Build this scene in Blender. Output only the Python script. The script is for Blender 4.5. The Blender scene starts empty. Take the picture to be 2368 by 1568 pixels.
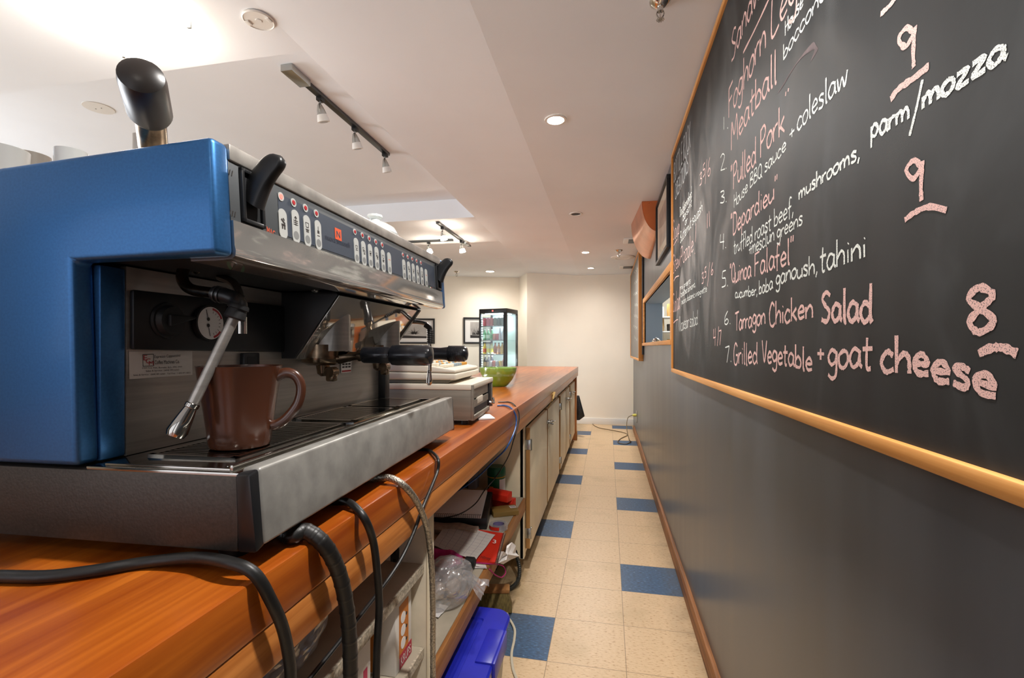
import bpy, bmesh, math, random
from mathutils import Vector, Matrix
random.seed(7)
C = bpy.context.scene.collection
SC = bpy.context.scene

# ------------------------------------------------------------------ camera
F, CX, CY, EYE = 1090.0, 1184.0, 803.0, 1.23          # focal length in px, principal point, eye height
YAW = math.atan2(221, F)
cam_d = bpy.data.cameras.new('camera')
cam_d.sensor_width = 36.0
cam_d.lens = F / 2368 * 36
cam_d.shift_y = (803 - 784) / 2368
cam_d.clip_start = 0.02
cam = bpy.data.objects.new('camera', cam_d)
C.objects.link(cam)
cam.location = (0, 0, EYE)
cam.rotation_euler = (math.pi / 2, 0, YAW)
SC.camera = cam

# ------------------------------------------------------------------ view, world, big lights
vs = SC.view_settings
vs.view_transform = 'Standard'; vs.look = 'None'; vs.gamma = 1; vs.use_curve_mapping = False
vs.exposure = 0.72
w = bpy.data.worlds.new('world'); SC.world = w; w.use_nodes = True
w.node_tree.nodes['Background'].inputs[0].default_value = (1.0, .93, .84, 1)
w.node_tree.nodes['Background'].inputs[1].default_value = 0.25

def lamp(name, kind, loc, power, color=(1, .965, .93), size=.1, rot=(0, 0, 0), spot=100, blend=.6, size_y=None):
    d = bpy.data.lights.new(name, kind); d.energy = power; d.color = color
    if kind == 'AREA':
        d.size = size
        if size_y: d.shape = 'RECTANGLE'; d.size_y = size_y
    else:
        d.shadow_soft_size = size
    if kind == 'SPOT': d.spot_size = math.radians(spot); d.spot_blend = blend
    o = bpy.data.objects.new(name, d); C.objects.link(o); o.location = loc; o.rotation_euler = rot
    return o
# daylight added through made-up shop front windows and door (behind and to the left of the camera, see added_window_1 / added_window_2)
lamp('daylight_fill', 'AREA', (-5.35, 1.2, 1.5), 72, (.92, .96, 1), 2.6, (0, math.radians(-90), 0), size_y=1.7)
lamp('daylight_fill', 'AREA', (-2.2, -2.35, 1.5), 1.5, (.95, .97, 1), 2.4, (math.radians(90), 0, 0), size_y=1.7)
lamp('daylight_fill', 'AREA', (-.1, -2.35, 1.35), 1, (1, .95, .88), .8, (math.radians(90), 0, 0), size_y=1.9)
# ------------------------------------------------------------------ geometry of sight (turns a traced point into a place on a known plane)
_c, _s = math.cos(YAW), math.sin(YAW)
def ray(u, v):
    a = (u - CX) / F; b = -(v - CY) / F
    return Vector((-_s + a * _c, _c + a * _s, b))
EYEP = Vector((0, 0, EYE))
def on(ax, val, u, v):
    d = ray(u, v); t = (val - EYEP[ax]) / d[ax]
    return EYEP + d * t
MO = Vector((-.3895, .4688, .97)); MY = math.radians(2.4)   # espresso machine base
MM = Matrix.Translation(MO) @ Matrix.Rotation(MY, 4, 'Z'); MI = MM.inverted()
def mray(u, v): return MI @ EYEP, MI.to_3x3() @ ray(u, v)
def mon(ax, val, u, v):
    o, d = mray(u, v); t = (val - o[ax]) / d[ax]
    return o + d * t
def onpl(p0, n, u, v):
    o, d = mray(u, v); t = (p0 - o).dot(n) / d.dot(n)
    return o + d * t

# ------------------------------------------------------------------ materials
def lin(h):
    h = h.lstrip('#'); r = [int(h[i:i+2], 16) / 255 for i in (0, 2, 4)]
    return tuple(((x + .055) / 1.055) ** 2.4 if x > .04045 else x / 12.92 for x in r)
def M(name, hexc, rough=.5, metal=0.0, noise=None, bump=None, coat=0, emit=0, trans=0, alpha=1, stretch=(1, 1, 1), spec=.5, hex2=None):
    m = bpy.data.materials.new(name); m.use_nodes = True
    nt = m.node_tree; b = nt.nodes['Principled BSDF']
    c = lin(hexc)
    b.inputs['Base Color'].default_value = (*c, 1); b.inputs['Roughness'].default_value = rough
    b.inputs['Metallic'].default_value = metal; b.inputs['Specular IOR Level'].default_value = spec
    if coat: b.inputs['Coat Weight'].default_value = coat; b.inputs['Coat Roughness'].default_value = .12
    if emit: b.inputs['Emission Color'].default_value = (*c, 1); b.inputs['Emission Strength'].default_value = emit
    if trans: b.inputs['Transmission Weight'].default_value = trans
    if alpha < 1: b.inputs['Alpha'].default_value = alpha
    if noise or bump:
        tc = nt.nodes.new('ShaderNodeTexCoord'); mp = nt.nodes.new('ShaderNodeMapping')
        mp.inputs['Scale'].default_value = stretch
        nt.links.new(tc.outputs['Object'], mp.inputs['Vector'])
    if noise:
        n = nt.nodes.new('ShaderNodeTexNoise'); n.inputs['Scale'].default_value = noise[0]; n.inputs['Detail'].default_value = 6
        nt.links.new(mp.outputs[0], n.inputs['Vector'])
        r = nt.nodes.new('ShaderNodeValToRGB')
        lo = noise[2] if len(noise) > 2 else .35
        r.color_ramp.elements[0].position = lo; r.color_ramp.elements[1].position = 1 - lo
        c2 = lin(hex2) if hex2 else tuple(x * (1 - noise[1]) for x in c)
        c1 = c if hex2 else tuple(min(1, x * (1 + noise[1] * .4)) for x in c)
        r.color_ramp.elements[0].color = (*c2, 1); r.color_ramp.elements[1].color = (*c1, 1)
        nt.links.new(n.outputs['Fac'], r.inputs['Fac']); nt.links.new(r.outputs[0], b.inputs['Base Color'])
    if bump:
        n = nt.nodes.new('ShaderNodeTexNoise'); n.inputs['Scale'].default_value = bump[0]; n.inputs['Detail'].default_value = 4
        nt.links.new(mp.outputs[0], n.inputs['Vector'])
        bp = nt.nodes.new('ShaderNodeBump'); bp.inputs['Strength'].default_value = bump[1]; bp.inputs['Distance'].default_value = .002
        nt.links.new(n.outputs['Fac'], bp.inputs['Height']); nt.links.new(bp.outputs[0], b.inputs['Normal'])
    return m
def math_node(nt, op, a, b=None, c=None):
    n = nt.nodes.new('ShaderNodeMath'); n.operation = op
    for i, x in enumerate((a, b, c)):
        if x is None: continue
        if isinstance(x, (int, float)): n.inputs[i].default_value = x
        else: nt.links.new(x, n.inputs[i])
    return n.outputs[0]
def mixc(nt, fac, a, b):
    n = nt.nodes.new('ShaderNodeMix'); n.data_type = 'RGBA'
    for s, x in ((0, fac), (6, a), (7, b)):
        if isinstance(x, (int, float)): n.inputs[s].default_value = x
        elif isinstance(x, tuple): n.inputs[s].default_value = (*x, 1)
        else: nt.links.new(x, n.inputs[s])
    return n.outputs[2]
def noise_node(nt, vec, scale, detail=4, dist=0):
    n = nt.nodes.new('ShaderNodeTexNoise'); n.inputs['Scale'].default_value = scale; n.inputs['Detail'].default_value = detail
    n.inputs['Distortion'].default_value = dist
    nt.links.new(vec, n.inputs['Vector']); return n.outputs['Fac']
def mapping(nt, src, scale):
    mp = nt.nodes.new('ShaderNodeMapping'); mp.inputs['Scale'].default_value = scale
    nt.links.new(src, mp.inputs['Vector']); return mp.outputs[0]
def ramp(nt, fac, stops):
    r = nt.nodes.new('ShaderNodeValToRGB'); e = r.color_ramp.elements
    while len(e) < len(stops): e.new(.5)
    for el, (p, c) in zip(e, stops): el.position = p; el.color = (*c, 1)
    nt.links.new(fac, r.inputs['Fac']); return r.outputs[0]

def wood(name, light, dark, along=1, rough=.3, coat=.0, scale=1.0, board=None):
    m = bpy.data.materials.new(name); m.use_nodes = True; nt = m.node_tree; b = nt.nodes['Principled BSDF']
    tc = nt.nodes.new('ShaderNodeTexCoord'); P = tc.outputs['Object']
    st = [26 * scale, 26 * scale, 26 * scale]; st[along] = 1.1 * scale
    v = mapping(nt, P, st)
    g = noise_node(nt, v, 1.0, 8, 1.4)
    st2 = [110 * scale] * 3; st2[along] = 3 * scale
    fine = noise_node(nt, mapping(nt, P, st2), 1.4, 5, .6)
    col = ramp(nt, g, [(.3, lin(dark)), (.5, tuple((x + y) / 2 for x, y in zip(lin(dark), lin(light)))), (.7, lin(light))])
    col = mixc(nt, math_node(nt, 'MULTIPLY', math_node(nt, 'MULTIPLY', fine, fine), 1.15), col, lin(dark))
    if board:                                            # glued-up boards: each stave a slightly different tone
        sx = nt.nodes.new('ShaderNodeSeparateXYZ'); nt.links.new(P, sx.inputs[0])
        cell = math_node(nt, 'FLOOR', math_node(nt, 'DIVIDE', sx.outputs[board[0]], board[1]))
        wn = nt.nodes.new('ShaderNodeTexWhiteNoise'); wn.noise_dimensions = '1D'; nt.links.new(cell, wn.inputs['W'])
        col = mixc(nt, math_node(nt, 'MULTIPLY', wn.outputs['Value'], .35), col, lin(dark))
    nt.links.new(col, b.inputs['Base Color'])
    b.inputs['Roughness'].default_value = rough
    if coat: b.inputs['Coat Weight'].default_value = coat; b.inputs['Coat Roughness'].default_value = .15
    return m

WHITE = M('white wall paint', '#f4ebdc', .75, noise=(1.5, .04), bump=(90, .12))
CEIL = M('white ceiling paint', '#f1f4f8', .8, noise=(1.5, .03), bump=(90, .12))
WHITE2 = M('white enamel', '#e9e6e0', .4)
GREYWALL = None
COUNTER = wood('varnished fir', '#cf7522', '#863a08', 1, .28, .25, board=(0, .14))
COUNTERF = wood('varnished fir front', '#dc9049', '#96501a', 1, .35, .15)
FRAMEW = wood('pine frame', '#e9b06a', '#b87632', 1, .45)
FRAMEWZ = wood('pine frame upright', '#e2a055', '#b06c28', 2, .45)
BASEW = wood('worn skirting', '#b67a48', '#5d3a20', 1, .55)
PLY = wood('bare plywood edge', '#c08a50', '#8a5424', 1, .6)
PLYZ = wood('bare plywood', '#bf9058', '#8f6632', 2, .6)
CREAM = M('cream cabinet paint', '#efe2c4', .45, noise=(3, .12), bump=(30, .1))
CREAMD = M('cream melamine', '#d5c9b2', .5, noise=(14, .10))
SHELF = M('grubby melamine shelf', '#b5aa96', .55, noise=(8, .18))
CHIP = M('chipboard edge', '#b9ad98', .8, noise=(160, .45))
STEEL = M('brushed steel', '#aeaaa4', .30, .7, noise=(6, .12), stretch=(1, 1, 30), bump=(60, .04))
STEELW = M('worn steel', '#a3a19b', .45, .45, noise=(24, .22), bump=(80, .1))
STEELM = M('polished steel', '#b9b5ae', .10, 1.0, noise=(9, .08))
STRIP = M('satin mirror steel', '#c2beb8', .06, .80, noise=(9, .08))
RAIL = M('scuffed steel rail', '#aaa59e', .38, .5, noise=(30, .25))
CHROME = M('chrome', '#d6d3ce', .08, 1.0)
BRASS = M('tarnished chrome', '#94806a', .2, 1.0, noise=(50, .55))
BLUE = M('blue enamel', '#3a71aa', .40, .75, noise=(300, .10), coat=.15)
DKGREY = M('grey hammered paint', '#4a443e', .45, .5, noise=(220, .18), bump=(300, .15))
BLACKP = M('black plastic', '#17181a', .38)
BLACKM = M('matte black', '#101113', .6)
BAKE = M('black bakelite', '#141519', .22, coat=.3)
PANEL = M('panel grey', '#55585a', .42, .2, noise=(20, .08))
OVERLAY = M('panel foil', '#3f4651', .4, noise=(12, .06))
PADG = M('key pad grey', '#aeafab', .5)
PADD = M('key dot grey', '#7b7c7a', .6)
INK = M('dark ink', '#2c2623', .6)
INKB = M('navy ink', '#262b3c', .6)
ORANGE = M('orange print', '#d8532a', .5)
REDL = M('red lens', '#a81f26', .35)
REDON = M('lit red lens', '#ff5a50', .35, emit=1.6)
RUBBER = M('black rubber', '#1b1a19', .42, noise=(30, .3), bump=(60, .3))
BRAID = M('braided steel hose', '#b9b3a6', .35, .9, noise=(260, .5), bump=(400, .8))
MUG = M('brown glaze', '#4b2a1b', .25, coat=.4, noise=(6, .15))
PORC = M('white porcelain', '#dfe3e1', .22, coat=.3)
PAPER = M('white paper', '#e8e4e0', .7)
PAPERG = M('printed paper', '#c9c2ba', .7)
STEELDARK = M('dark zinc', '#5b5c5c', .35, .9)
ZINC = M('zinc hardware', '#b8bab8', .25, 1.0)
GREEN = M('green plastic', '#136a45', .35)
YELLOW = M('yellow print', '#d9a318', .5)
REDP = M('red card', '#cc2a16', .45)
PINK = M('magenta cloth', '#b01668', .75, noise=(30, .35))
BINBLUE = M('blue plastic lid', '#1f27a8', .35, noise=(10, .15))
BINCLR = M('frosted tub plastic', '#cfc9b8', .4, trans=.4)
BOXW = M('white carton', '#ded8d0', .6)
BOXO = M('orange carton', '#c9792f', .6)
TAN = M('register plastic', '#d9cfbd', .45, noise=(5, .08))
TANM = M('register drawer metal', '#8f877a', .45, .4, noise=(9, .22), stretch=(.3, 1, 6))
BOWL = M('green ceramic', '#83ad33', .3, coat=.3)
COPPER = M('copper', '#e0a587', .28, 1.0, noise=(5, .15))
COPPERP = M('copper orange face', '#d0713c', .45, .3, noise=(5, .12))
BRISTLE = M('straw bristles', '#7d6a3a', .8, noise=(200, .4), stretch=(1, 1, .1))
CONDUIT = M('steel conduit', '#4a4a46', .4, .8)
CABLEB = M('blue cable', '#1d4f8f', .4)
CABLEW = M('cream cable', '#b8ae98', .45)
CABLEY = M('brown flex', '#6b5634', .5)
YPLUG = M('yellow plug', '#c9c05a', .45)
TOWEL = M('creased fabric', '#b9a796', .9, noise=(40, .25))
BRASSFL = M('lamp warm white', '#fff3e2', .4, emit=6.5)
LAMPHOT = M('lamp filament glow', '#fff0dc', .4, emit=60)
LAMPDIM = M('unlit frosted glass', '#e8e4de', .3)
LEDW = M('white led strip', '#dfeeff', .4, emit=7)
KTUBE = M('kitchen tube', '#fff3d0', .4, emit=12)
GLASSP = bpy.data.materials.new('clear glass'); GLASSP.use_nodes = True
def clear_mat(m, tint=(1, 1, 1), gloss=.12, rough=.03, milky=0.0):
    nt = m.node_tree; nt.nodes.clear(); o = nt.nodes.new('ShaderNodeOutputMaterial')
    t = nt.nodes.new('ShaderNodeBsdfTransparent'); t.inputs[0].default_value = (*tint, 1)
    g = nt.nodes.new('ShaderNodeBsdfGlossy'); g.inputs['Roughness'].default_value = rough
    x = nt.nodes.new('ShaderNodeMixShader'); x.inputs[0].default_value = gloss
    nt.links.new(t.outputs[0], x.inputs[1]); nt.links.new(g.outputs[0], x.inputs[2]); out = x.outputs[0]
    if milky:
        d = nt.nodes.new('ShaderNodeBsdfDiffuse'); d.inputs[0].default_value = (.8, .8, .82, 1)
        y = nt.nodes.new('ShaderNodeMixShader'); y.inputs[0].default_value = milky
        nt.links.new(out, y.inputs[1]); nt.links.new(d.outputs[0], y.inputs[2]); out = y.outputs[0]
    nt.links.new(out, o.inputs[0])
clear_mat(GLASSP, (.93, .97, .96), .08)
FILM = bpy.data.materials.new('cling film'); FILM.use_nodes = True; clear_mat(FILM, (1, 1, 1), .12, .08, .02)
POLY = bpy.data.materials.new('clear polythene'); POLY.use_nodes = True; clear_mat(POLY, (.95, .95, .95), .25, .10, .16)
PICGLASS = bpy.data.materials.new('picture glass'); PICGLASS.use_nodes = True; clear_mat(PICGLASS, (1, 1, 1), .25, .02)

def greywall():
    m = bpy.data.materials.new('grey wall paint'); m.use_nodes = True; nt = m.node_tree; b = nt.nodes['Principled BSDF']
    tc = nt.nodes.new('ShaderNodeTexCoord'); P = tc.outputs['Object']
    n1 = noise_node(nt, mapping(nt, P, (1, 9, .7)), 1.0, 5)
    n2 = noise_node(nt, mapping(nt, P, (1, 1, 1)), 2.2, 3)
    col = ramp(nt, n1, [(.3, lin('#4a4f53')), (.7, lin('#5b6065'))])
    col = mixc(nt, math_node(nt, 'MULTIPLY', n2, .35), col, lin('#3c3f43'))
    nt.links.new(col, b.inputs['Base Color'])
    rr = nt.nodes.new('ShaderNodeMapRange'); rr.inputs[3].default_value = .24; rr.inputs[4].default_value = .40
    nt.links.new(n1, rr.inputs[0]); nt.links.new(rr.outputs[0], b.inputs['Roughness'])
    return m
GREYWALL = greywall()
def slate():
    m = bpy.data.materials.new('chalkboard slate'); m.use_nodes = True; nt = m.node_tree; b = nt.nodes['Principled BSDF']
    tc = nt.nodes.new('ShaderNodeTexCoord'); P = tc.outputs['Object']
    a = noise_node(nt, mapping(nt, P, (1, 2.2, 1.0)), 1.3, 5, 2.0)
    f = noise_node(nt, mapping(nt, P, (1, 1, 1)), 260, 2)
    st = noise_node(nt, mapping(nt, P, (1, 14, .8)), 1.0, 4)
    col = ramp(nt, a, [(.38, lin('#131415')), (.55, lin('#1c1f20')), (.74, lin('#3d4042'))])
    col = mixc(nt, math_node(nt, 'MULTIPLY', f, .30), col, lin('#2b2e30'))
    col = mixc(nt, math_node(nt, 'MULTIPLY', st, .30), col, lin('#35383a'))
    nt.links.new(col, b.inputs['Base Color']); b.inputs['Roughness'].default_value = .58; b.inputs['Specular IOR Level'].default_value = .3
    return m
SLATE = slate()
def chalk(name, hexc):
    m = bpy.data.materials.new(name); m.use_nodes = True; nt = m.node_tree; b = nt.nodes['Principled BSDF']
    tc = nt.nodes.new('ShaderNodeTexCoord')
    f = noise_node(nt, tc.outputs['Object'], 700, 2)
    col = ramp(nt, f, [(.33, lin('#4a4b4e')), (.47, lin(hexc))])
    nt.links.new(col, b.inputs['Base Color']); b.inputs['Roughness'].default_value = .9
    return m
CHPINK = chalk('pink chalk', '#e6bdb5'); CHWHITE = chalk('white chalk', '#e6ebe4'); CHGREY = chalk('faded chalk', '#a8abab')
CHSMEAR = M('smeared pink chalk', '#66595a', .9, noise=(50, .3))
def floormat():
    m = bpy.data.materials.new('vinyl floor tiles'); m.use_nodes = True; nt = m.node_tree; b = nt.nodes['Principled BSDF']
    g = nt.nodes.new('ShaderNodeNewGeometry'); P = g.outputs['Position']
    s = nt.nodes.new('ShaderNodeSeparateXYZ'); nt.links.new(P, s.inputs[0])
    T = .3025
    cx = math_node(nt, 'DIVIDE', math_node(nt, 'SUBTRACT', s.outputs[0], .070), T)
    cy = math_node(nt, 'DIVIDE', math_node(nt, 'SUBTRACT', s.outputs[1], 1.837), T)
    col = math_node(nt, 'FLOOR', cx); row = math_node(nt, 'FLOOR', cy)
    even = math_node(nt, 'LESS_THAN', math_node(nt, 'FLOORED_MODULO', col, 2), .5)
    ph = math_node(nt, 'LESS_THAN', math_node(nt, 'FLOORED_MODULO', math_node(nt, 'ADD', math_node(nt, 'ADD', row, col), 2.25), 4), 1)
    blue = math_node(nt, 'MULTIPLY', even, ph)
    def edge(c):
        fr = math_node(nt, 'FRACT', c)
        return math_node(nt, 'LESS_THAN', math_node(nt, 'MINIMUM', fr, math_node(nt, 'SUBTRACT', 1, fr)), .0045)
    line = math_node(nt, 'MAXIMUM', edge(cx), edge(cy))
    sp1 = noise_node(nt, mapping(nt, P, (60, 160, 1)), 1.0, 2)
    sp2 = noise_node(nt, mapping(nt, P, (1, 1, 1)), 3.5, 5)
    beige = ramp(nt, sp1, [(.30, lin('#b08a62')), (.42, lin('#d3b48c')), (.7, lin('#dabd97'))])
    beige = mixc(nt, ramp(nt, sp2, [(.55, (0, 0, 0)), (.8, (.5, .5, .5))]), beige, lin('#a28a5c'))
    bl = ramp(nt, sp1, [(.30, lin('#16344f')), (.5, lin('#264e72')), (.68, lin('#33608a')), (.76, lin('#9db4c2'))])
    c = mixc(nt, blue, beige, bl)
    c = mixc(nt, math_node(nt, 'MULTIPLY', line, .7), c, lin('#6b553a'))
    # ground-in dirt along the skirting and the cabinets
    d1 = nt.nodes.new('ShaderNodeMapRange'); d1.inputs[1].default_value = .25; d1.inputs[2].default_value = .38
    nt.links.new(s.outputs[0], d1.inputs[0])
    d2 = nt.nodes.new('ShaderNodeMapRange'); d2.inputs[1].default_value = -.30; d2.inputs[2].default_value = -.46
    nt.links.new(s.outputs[0], d2.inputs[0])
    dn = noise_node(nt, P, 9, 6)
    dirt = math_node(nt, 'MULTIPLY', math_node(nt, 'MAXIMUM', d1.outputs[0], d2.outputs[0]), math_node(nt, 'MULTIPLY', dn, .9))
    c = mixc(nt, dirt, c, lin('#4d4326'))
    nt.links.new(c, b.inputs['Base Color']); b.inputs['Roughness'].default_value = .38
    return m
FLOOR = floormat()

# ------------------------------------------------------------------ mesh builder
def catmull(pts, seg=6, closed=False):
    pts = [Vector(p) for p in pts]
    if len(pts) < 3: return pts
    out = []; n = len(pts)
    for i in range(n if closed else n - 1):
        if closed: p0, p1, p2, p3 = pts[i - 1], pts[i], pts[(i + 1) % n], pts[(i + 2) % n]
        else: p0, p1, p2, p3 = pts[max(i - 1, 0)], pts[i], pts[i + 1], pts[min(i + 2, n - 1)]
        for k in range(seg):
            t = k / seg
            out.append(.5 * (2 * p1 + (p2 - p0) * t + (2 * p0 - 5 * p1 + 4 * p2 - p3) * t * t + (3 * p1 - p0 - 3 * p2 + p3) * t ** 3))
    if not closed: out.append(pts[-1])
    return out
class MB:
    def __init__(s, off=(0, 0, 0)):
        s.bm = bmesh.new(); s.off = Vector(off); s.mi = 0
    def v(s, p): return s.bm.verts.new(Vector(p) - s.off)
    def face(s, vs):
        try: f = s.bm.faces.new(vs); f.material_index = s.mi; return f
        except ValueError: return None
    def hexa(s, p, bev=0, seg=2):
        b = bmesh.new(); vv = [b.verts.new(Vector(q) - s.off) for q in p]
        for f in ((0, 3, 2, 1), (4, 5, 6, 7), (0, 1, 5, 4), (1, 2, 6, 5), (2, 3, 7, 6), (3, 0, 4, 7)): b.faces.new([vv[i] for i in f])
        s._merge(b, bev, seg); return s
    def _merge(s, b, bev, seg=2):
        bmesh.ops.recalc_face_normals(b, faces=b.faces)
        if bev: bmesh.ops.bevel(b, geom=list(b.edges), offset=bev, segments=seg, affect='EDGES', profile=.5, clamp_overlap=True)
        mp = {}
        for q in b.verts: mp[q] = s.bm.verts.new(q.co)
        for f in b.faces:
            g = s.bm.faces.new([mp[q] for q in f.verts]); g.material_index = s.mi
        b.free()
    def box(s, x0, x1, y0, y1, z0, z1, bev=0, seg=2):
        return s.hexa([(x0, y0, z0), (x1, y0, z0), (x1, y1, z0), (x0, y1, z0), (x0, y0, z1), (x1, y0, z1), (x1, y1, z1), (x0, y1, z1)], bev, seg)
    def prism(s, a, b2, bev=0, seg=2):        # two matching rings of points
        b = bmesh.new(); A = [b.verts.new(Vector(p) - s.off) for p in a]; B = [b.verts.new(Vector(p) - s.off) for p in b2]
        b.faces.new(A); b.faces.new(B[::-1]); n = len(A)
        for i in range(n): b.faces.new((A[i], A[(i + 1) % n], B[(i + 1) % n], B[i]))
        s._merge(b, bev, seg); return s
    def quad(s, *p): s.face([s.v(q) for q in p]); return s
    def frame(s, d):
        d = Vector(d).normalized(); a = Vector((0, 0, 1)) if abs(d.z) < .9 else Vector((1, 0, 0))
        x = d.cross(a).normalized(); return x, d.cross(x).normalized()
    def loft(s, rings, cap=True, closed=True):
        R = [[s.v(p) for p in r] for r in rings]; n = len(R[0])
        for a, b in zip(R, R[1:]):
            for i in range(n if closed else n - 1):
                s.face((a[i], a[(i + 1) % n], b[(i + 1) % n], b[i]))
        if cap and closed: s.face(R[0][::-1]); s.face(R[-1])
        return s
    def cyl(s, p0, p1, r0, r1=None, n=16, cap=True):
        r1 = r0 if r1 is None else r1; p0, p1 = Vector(p0), Vector(p1); x, y = s.frame(p1 - p0)
        ring = lambda p, r: [p + (x * math.cos(2 * math.pi * i / n) + y * math.sin(2 * math.pi * i / n)) * r for i in range(n)]
        return s.loft([ring(p0, r0), ring(p1, r1)], cap)
    def turned(s, p0, p1, prof, n=20):        # profile of (fraction along the axis, radius)
        p0, p1 = Vector(p0), Vector(p1); x, y = s.frame(p1 - p0)
        return s.loft([[p0.lerp(p1, t) + (x * math.cos(2 * math.pi * i / n) + y * math.sin(2 * math.pi * i / n)) * max(r, 1e-5) for i in range(n)] for t, r in prof])
    def lathe(s, c, prof, n=32, cap=False):
        c = Vector(c)
        return s.loft([[c + Vector((math.cos(2 * math.pi * i / n) * r, math.sin(2 * math.pi * i / n) * r, z)) for i in range(n)] for r, z in prof], cap)
    def tube(s, pts, r, n=10, seg=6, smooth=True, flat=None):
        P = catmull(pts, seg) if smooth else [Vector(p) for p in pts]
        t0 = (P[1] - P[0]).normalized(); x, y = s.frame(t0); rings = []; m = len(P)
        for i, p in enumerate(P):
            t = (P[min(i + 1, m - 1)] - P[max(i - 1, 0)]).normalized()
            x = (x - t * x.dot(t)).normalized(); y = t.cross(x)
            rr = r(i / (m - 1)) if callable(r) else r; k = flat or 1
            rings.append([p + x * math.cos(2 * math.pi * j / n) * rr + y * math.sin(2 * math.pi * j / n) * rr * k for j in range(n)])
        return s.loft(rings)
    def ball(s, c, r, sc=(1, 1, 1), n=16, m=10, jitter=0):
        c = Vector(c); rings = []
        for i in range(m + 1):
            a = -math.pi / 2 + math.pi * i / m
            rr = max(math.cos(a), .02) * r
            rings.append([c + Vector((math.cos(2 * math.pi * j / n) * rr * sc[0], math.sin(2 * math.pi * j / n) * rr * sc[1], math.sin(a) * r * sc[2])) *
                          (1 + (random.uniform(-jitter, jitter) if jitter else 0)) if jitter == 0 else
                          c + Vector((math.cos(2 * math.pi * j / n) * rr * sc[0], math.sin(2 * math.pi * j / n) * rr * sc[1], math.sin(a) * r * sc[2])) * (1 + random.uniform(-jitter, jitter)) for j in range(n)])
        return s.loft(rings)
    def build(s, name, mats, parent=None, smooth=35, recalc=True):
        if recalc: bmesh.ops.recalc_face_normals(s.bm, faces=s.bm.faces)
        me = bpy.data.meshes.new(name); s.bm.to_mesh(me); s.bm.free()
        for m in (mats if isinstance(mats, (list, tuple)) else [mats]): me.materials.append(m)
        if smooth:
            for p in me.polygons: p.use_smooth = True
            me.set_sharp_from_angle(angle=math.radians(smooth))
        o = bpy.data.objects.new(name, me); C.objects.link(o)
        if parent: o.parent = parent
        return o
def tag(o, label, cat, group=None, kind=None):
    o['label'] = label; o['category'] = cat
    if group: o['group'] = group
    if kind: o['kind'] = kind
    return o
def thing(name, label, cat, loc=(0, 0, 0), rotz=0, group=None):
    o = bpy.data.objects.new(name, None); o.empty_display_size = .05; C.objects.link(o); o.location = loc; o.rotation_euler = (0, 0, rotz)
    return tag(o, label, cat, group)
def struct(o): o['kind'] = 'structure'; return o
def dup(root, loc, rotz, label, group=None):
    r = root.copy(); C.objects.link(r); r.location = loc; r.rotation_euler = (0, 0, rotz); r['label'] = label
    if group: r['group'] = group
    for ch in list(root.children):
        c = ch.copy(); C.objects.link(c); c.parent = r
        for g in ch.children:
            d = g.copy(); C.objects.link(d); d.parent = c
    return r
def text(s, mats, parent, origin, ex, ey, name='lettering', lift=None, off=(0, 0, 0)):
    """printed words filling the parallelogram origin, origin+ex, origin+ey"""
    cu = bpy.data.curves.new('t', 'FONT'); cu.body = s
    to = bpy.data.objects.new('t', cu); C.objects.link(to)
    dg = bpy.context.evaluated_depsgraph_get(); dg.update()
    me = bpy.data.meshes.new_from_object(to.evaluated_get(dg)); bpy.data.objects.remove(to); bpy.data.curves.remove(cu)
    xs = [v.co.x for v in me.vertices]; ys = [v.co.y for v in me.vertices]
    x0, x1, y0, y1 = min(xs), max(xs), min(ys), max(ys)
    origin, ex, ey = Vector(origin) - Vector(off), Vector(ex), Vector(ey)
    n = ex.cross(ey).normalized() * (lift if lift is not None else .0004)
    for v in me.vertices: v.co = origin + ex * ((v.co.x - x0) / (x1 - x0)) + ey * ((v.co.y - y0) / (y1 - y0)) + n
    me.name = name; me.materials.clear(); me.materials.append(mats)
    o = bpy.data.objects.new(name, me); C.objects.link(o); o.parent = parent
    return o

# ================================================================== THE SETTING
ZC, ZL, ZR = 2.385, 2.45, 2.63            # aisle ceiling, café ceiling, coffers
def plane(name, quads, mat, sm=None):
    b = MB()
    for q in quads: b.quad(*q)
    return struct(b.build(name, mat, smooth=sm, recalc=False))
XL, YB = -5.6, -2.6
plane('floor', [((XL, YB, 0), (.6, YB, 0), (.6, 8.8, 0), (XL, 8.8, 0))], FLOOR)
XF, XS = -.45, -1.222                     # fold lines of the sloping ceiling strip
R1, R2, R3, R4 = 1.735, 4.26, 5.29, 6.28  # coffer edges along the room
cq = [((.45, YB, ZC), (XF, YB, ZC), (XF, 7.66, ZC), (.45, 7.66, ZC)),
      ((XF, YB, ZC), (XS, YB, ZL), (XS, 7.66, ZL), (XF, 7.66, ZC)),
      ((XS, YB, ZL), (XL, YB, ZL), (XL, R1, ZL), (XS, R1, ZL)),
      ((XS, R2, ZL), (XL, R2, ZL), (XL, R3, ZL), (XS, R3, ZL)),
      ((XS, R4, ZL), (XL, R4, ZL), (XL, 8.4, ZL), (XS, 8.4, ZL)),
      ((XS, R1, ZR), (XL, R1, ZR), (XL, R2, ZR), (XS, R2, ZR)),          # first coffer
      ((XS, R1, ZL), (XL, R1, ZL), (XL, R1, ZR), (XS, R1, ZR)), ((XS, R2, ZR), (XL, R2, ZR), (XL, R2, ZL), (XS, R2, ZL)),
      ((XS, R1, ZL), (XS, R1, ZR), (XS, R2, ZR), (XS, R2, ZL)),
      ((XS, R3, 2.56), (XL, R3, 2.56), (XL, R4, ZL), (XS, R4, ZL)),      # second coffer, sloping away
      ((XS, R3, ZL), (XL, R3, ZL), (XL, R3, 2.56), (XS, R3, 2.56)), ((XS, R3, ZL), (XS, R3, 2.56), (XS, R4, ZL))]
plane('ceiling', cq, CEIL)
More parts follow.
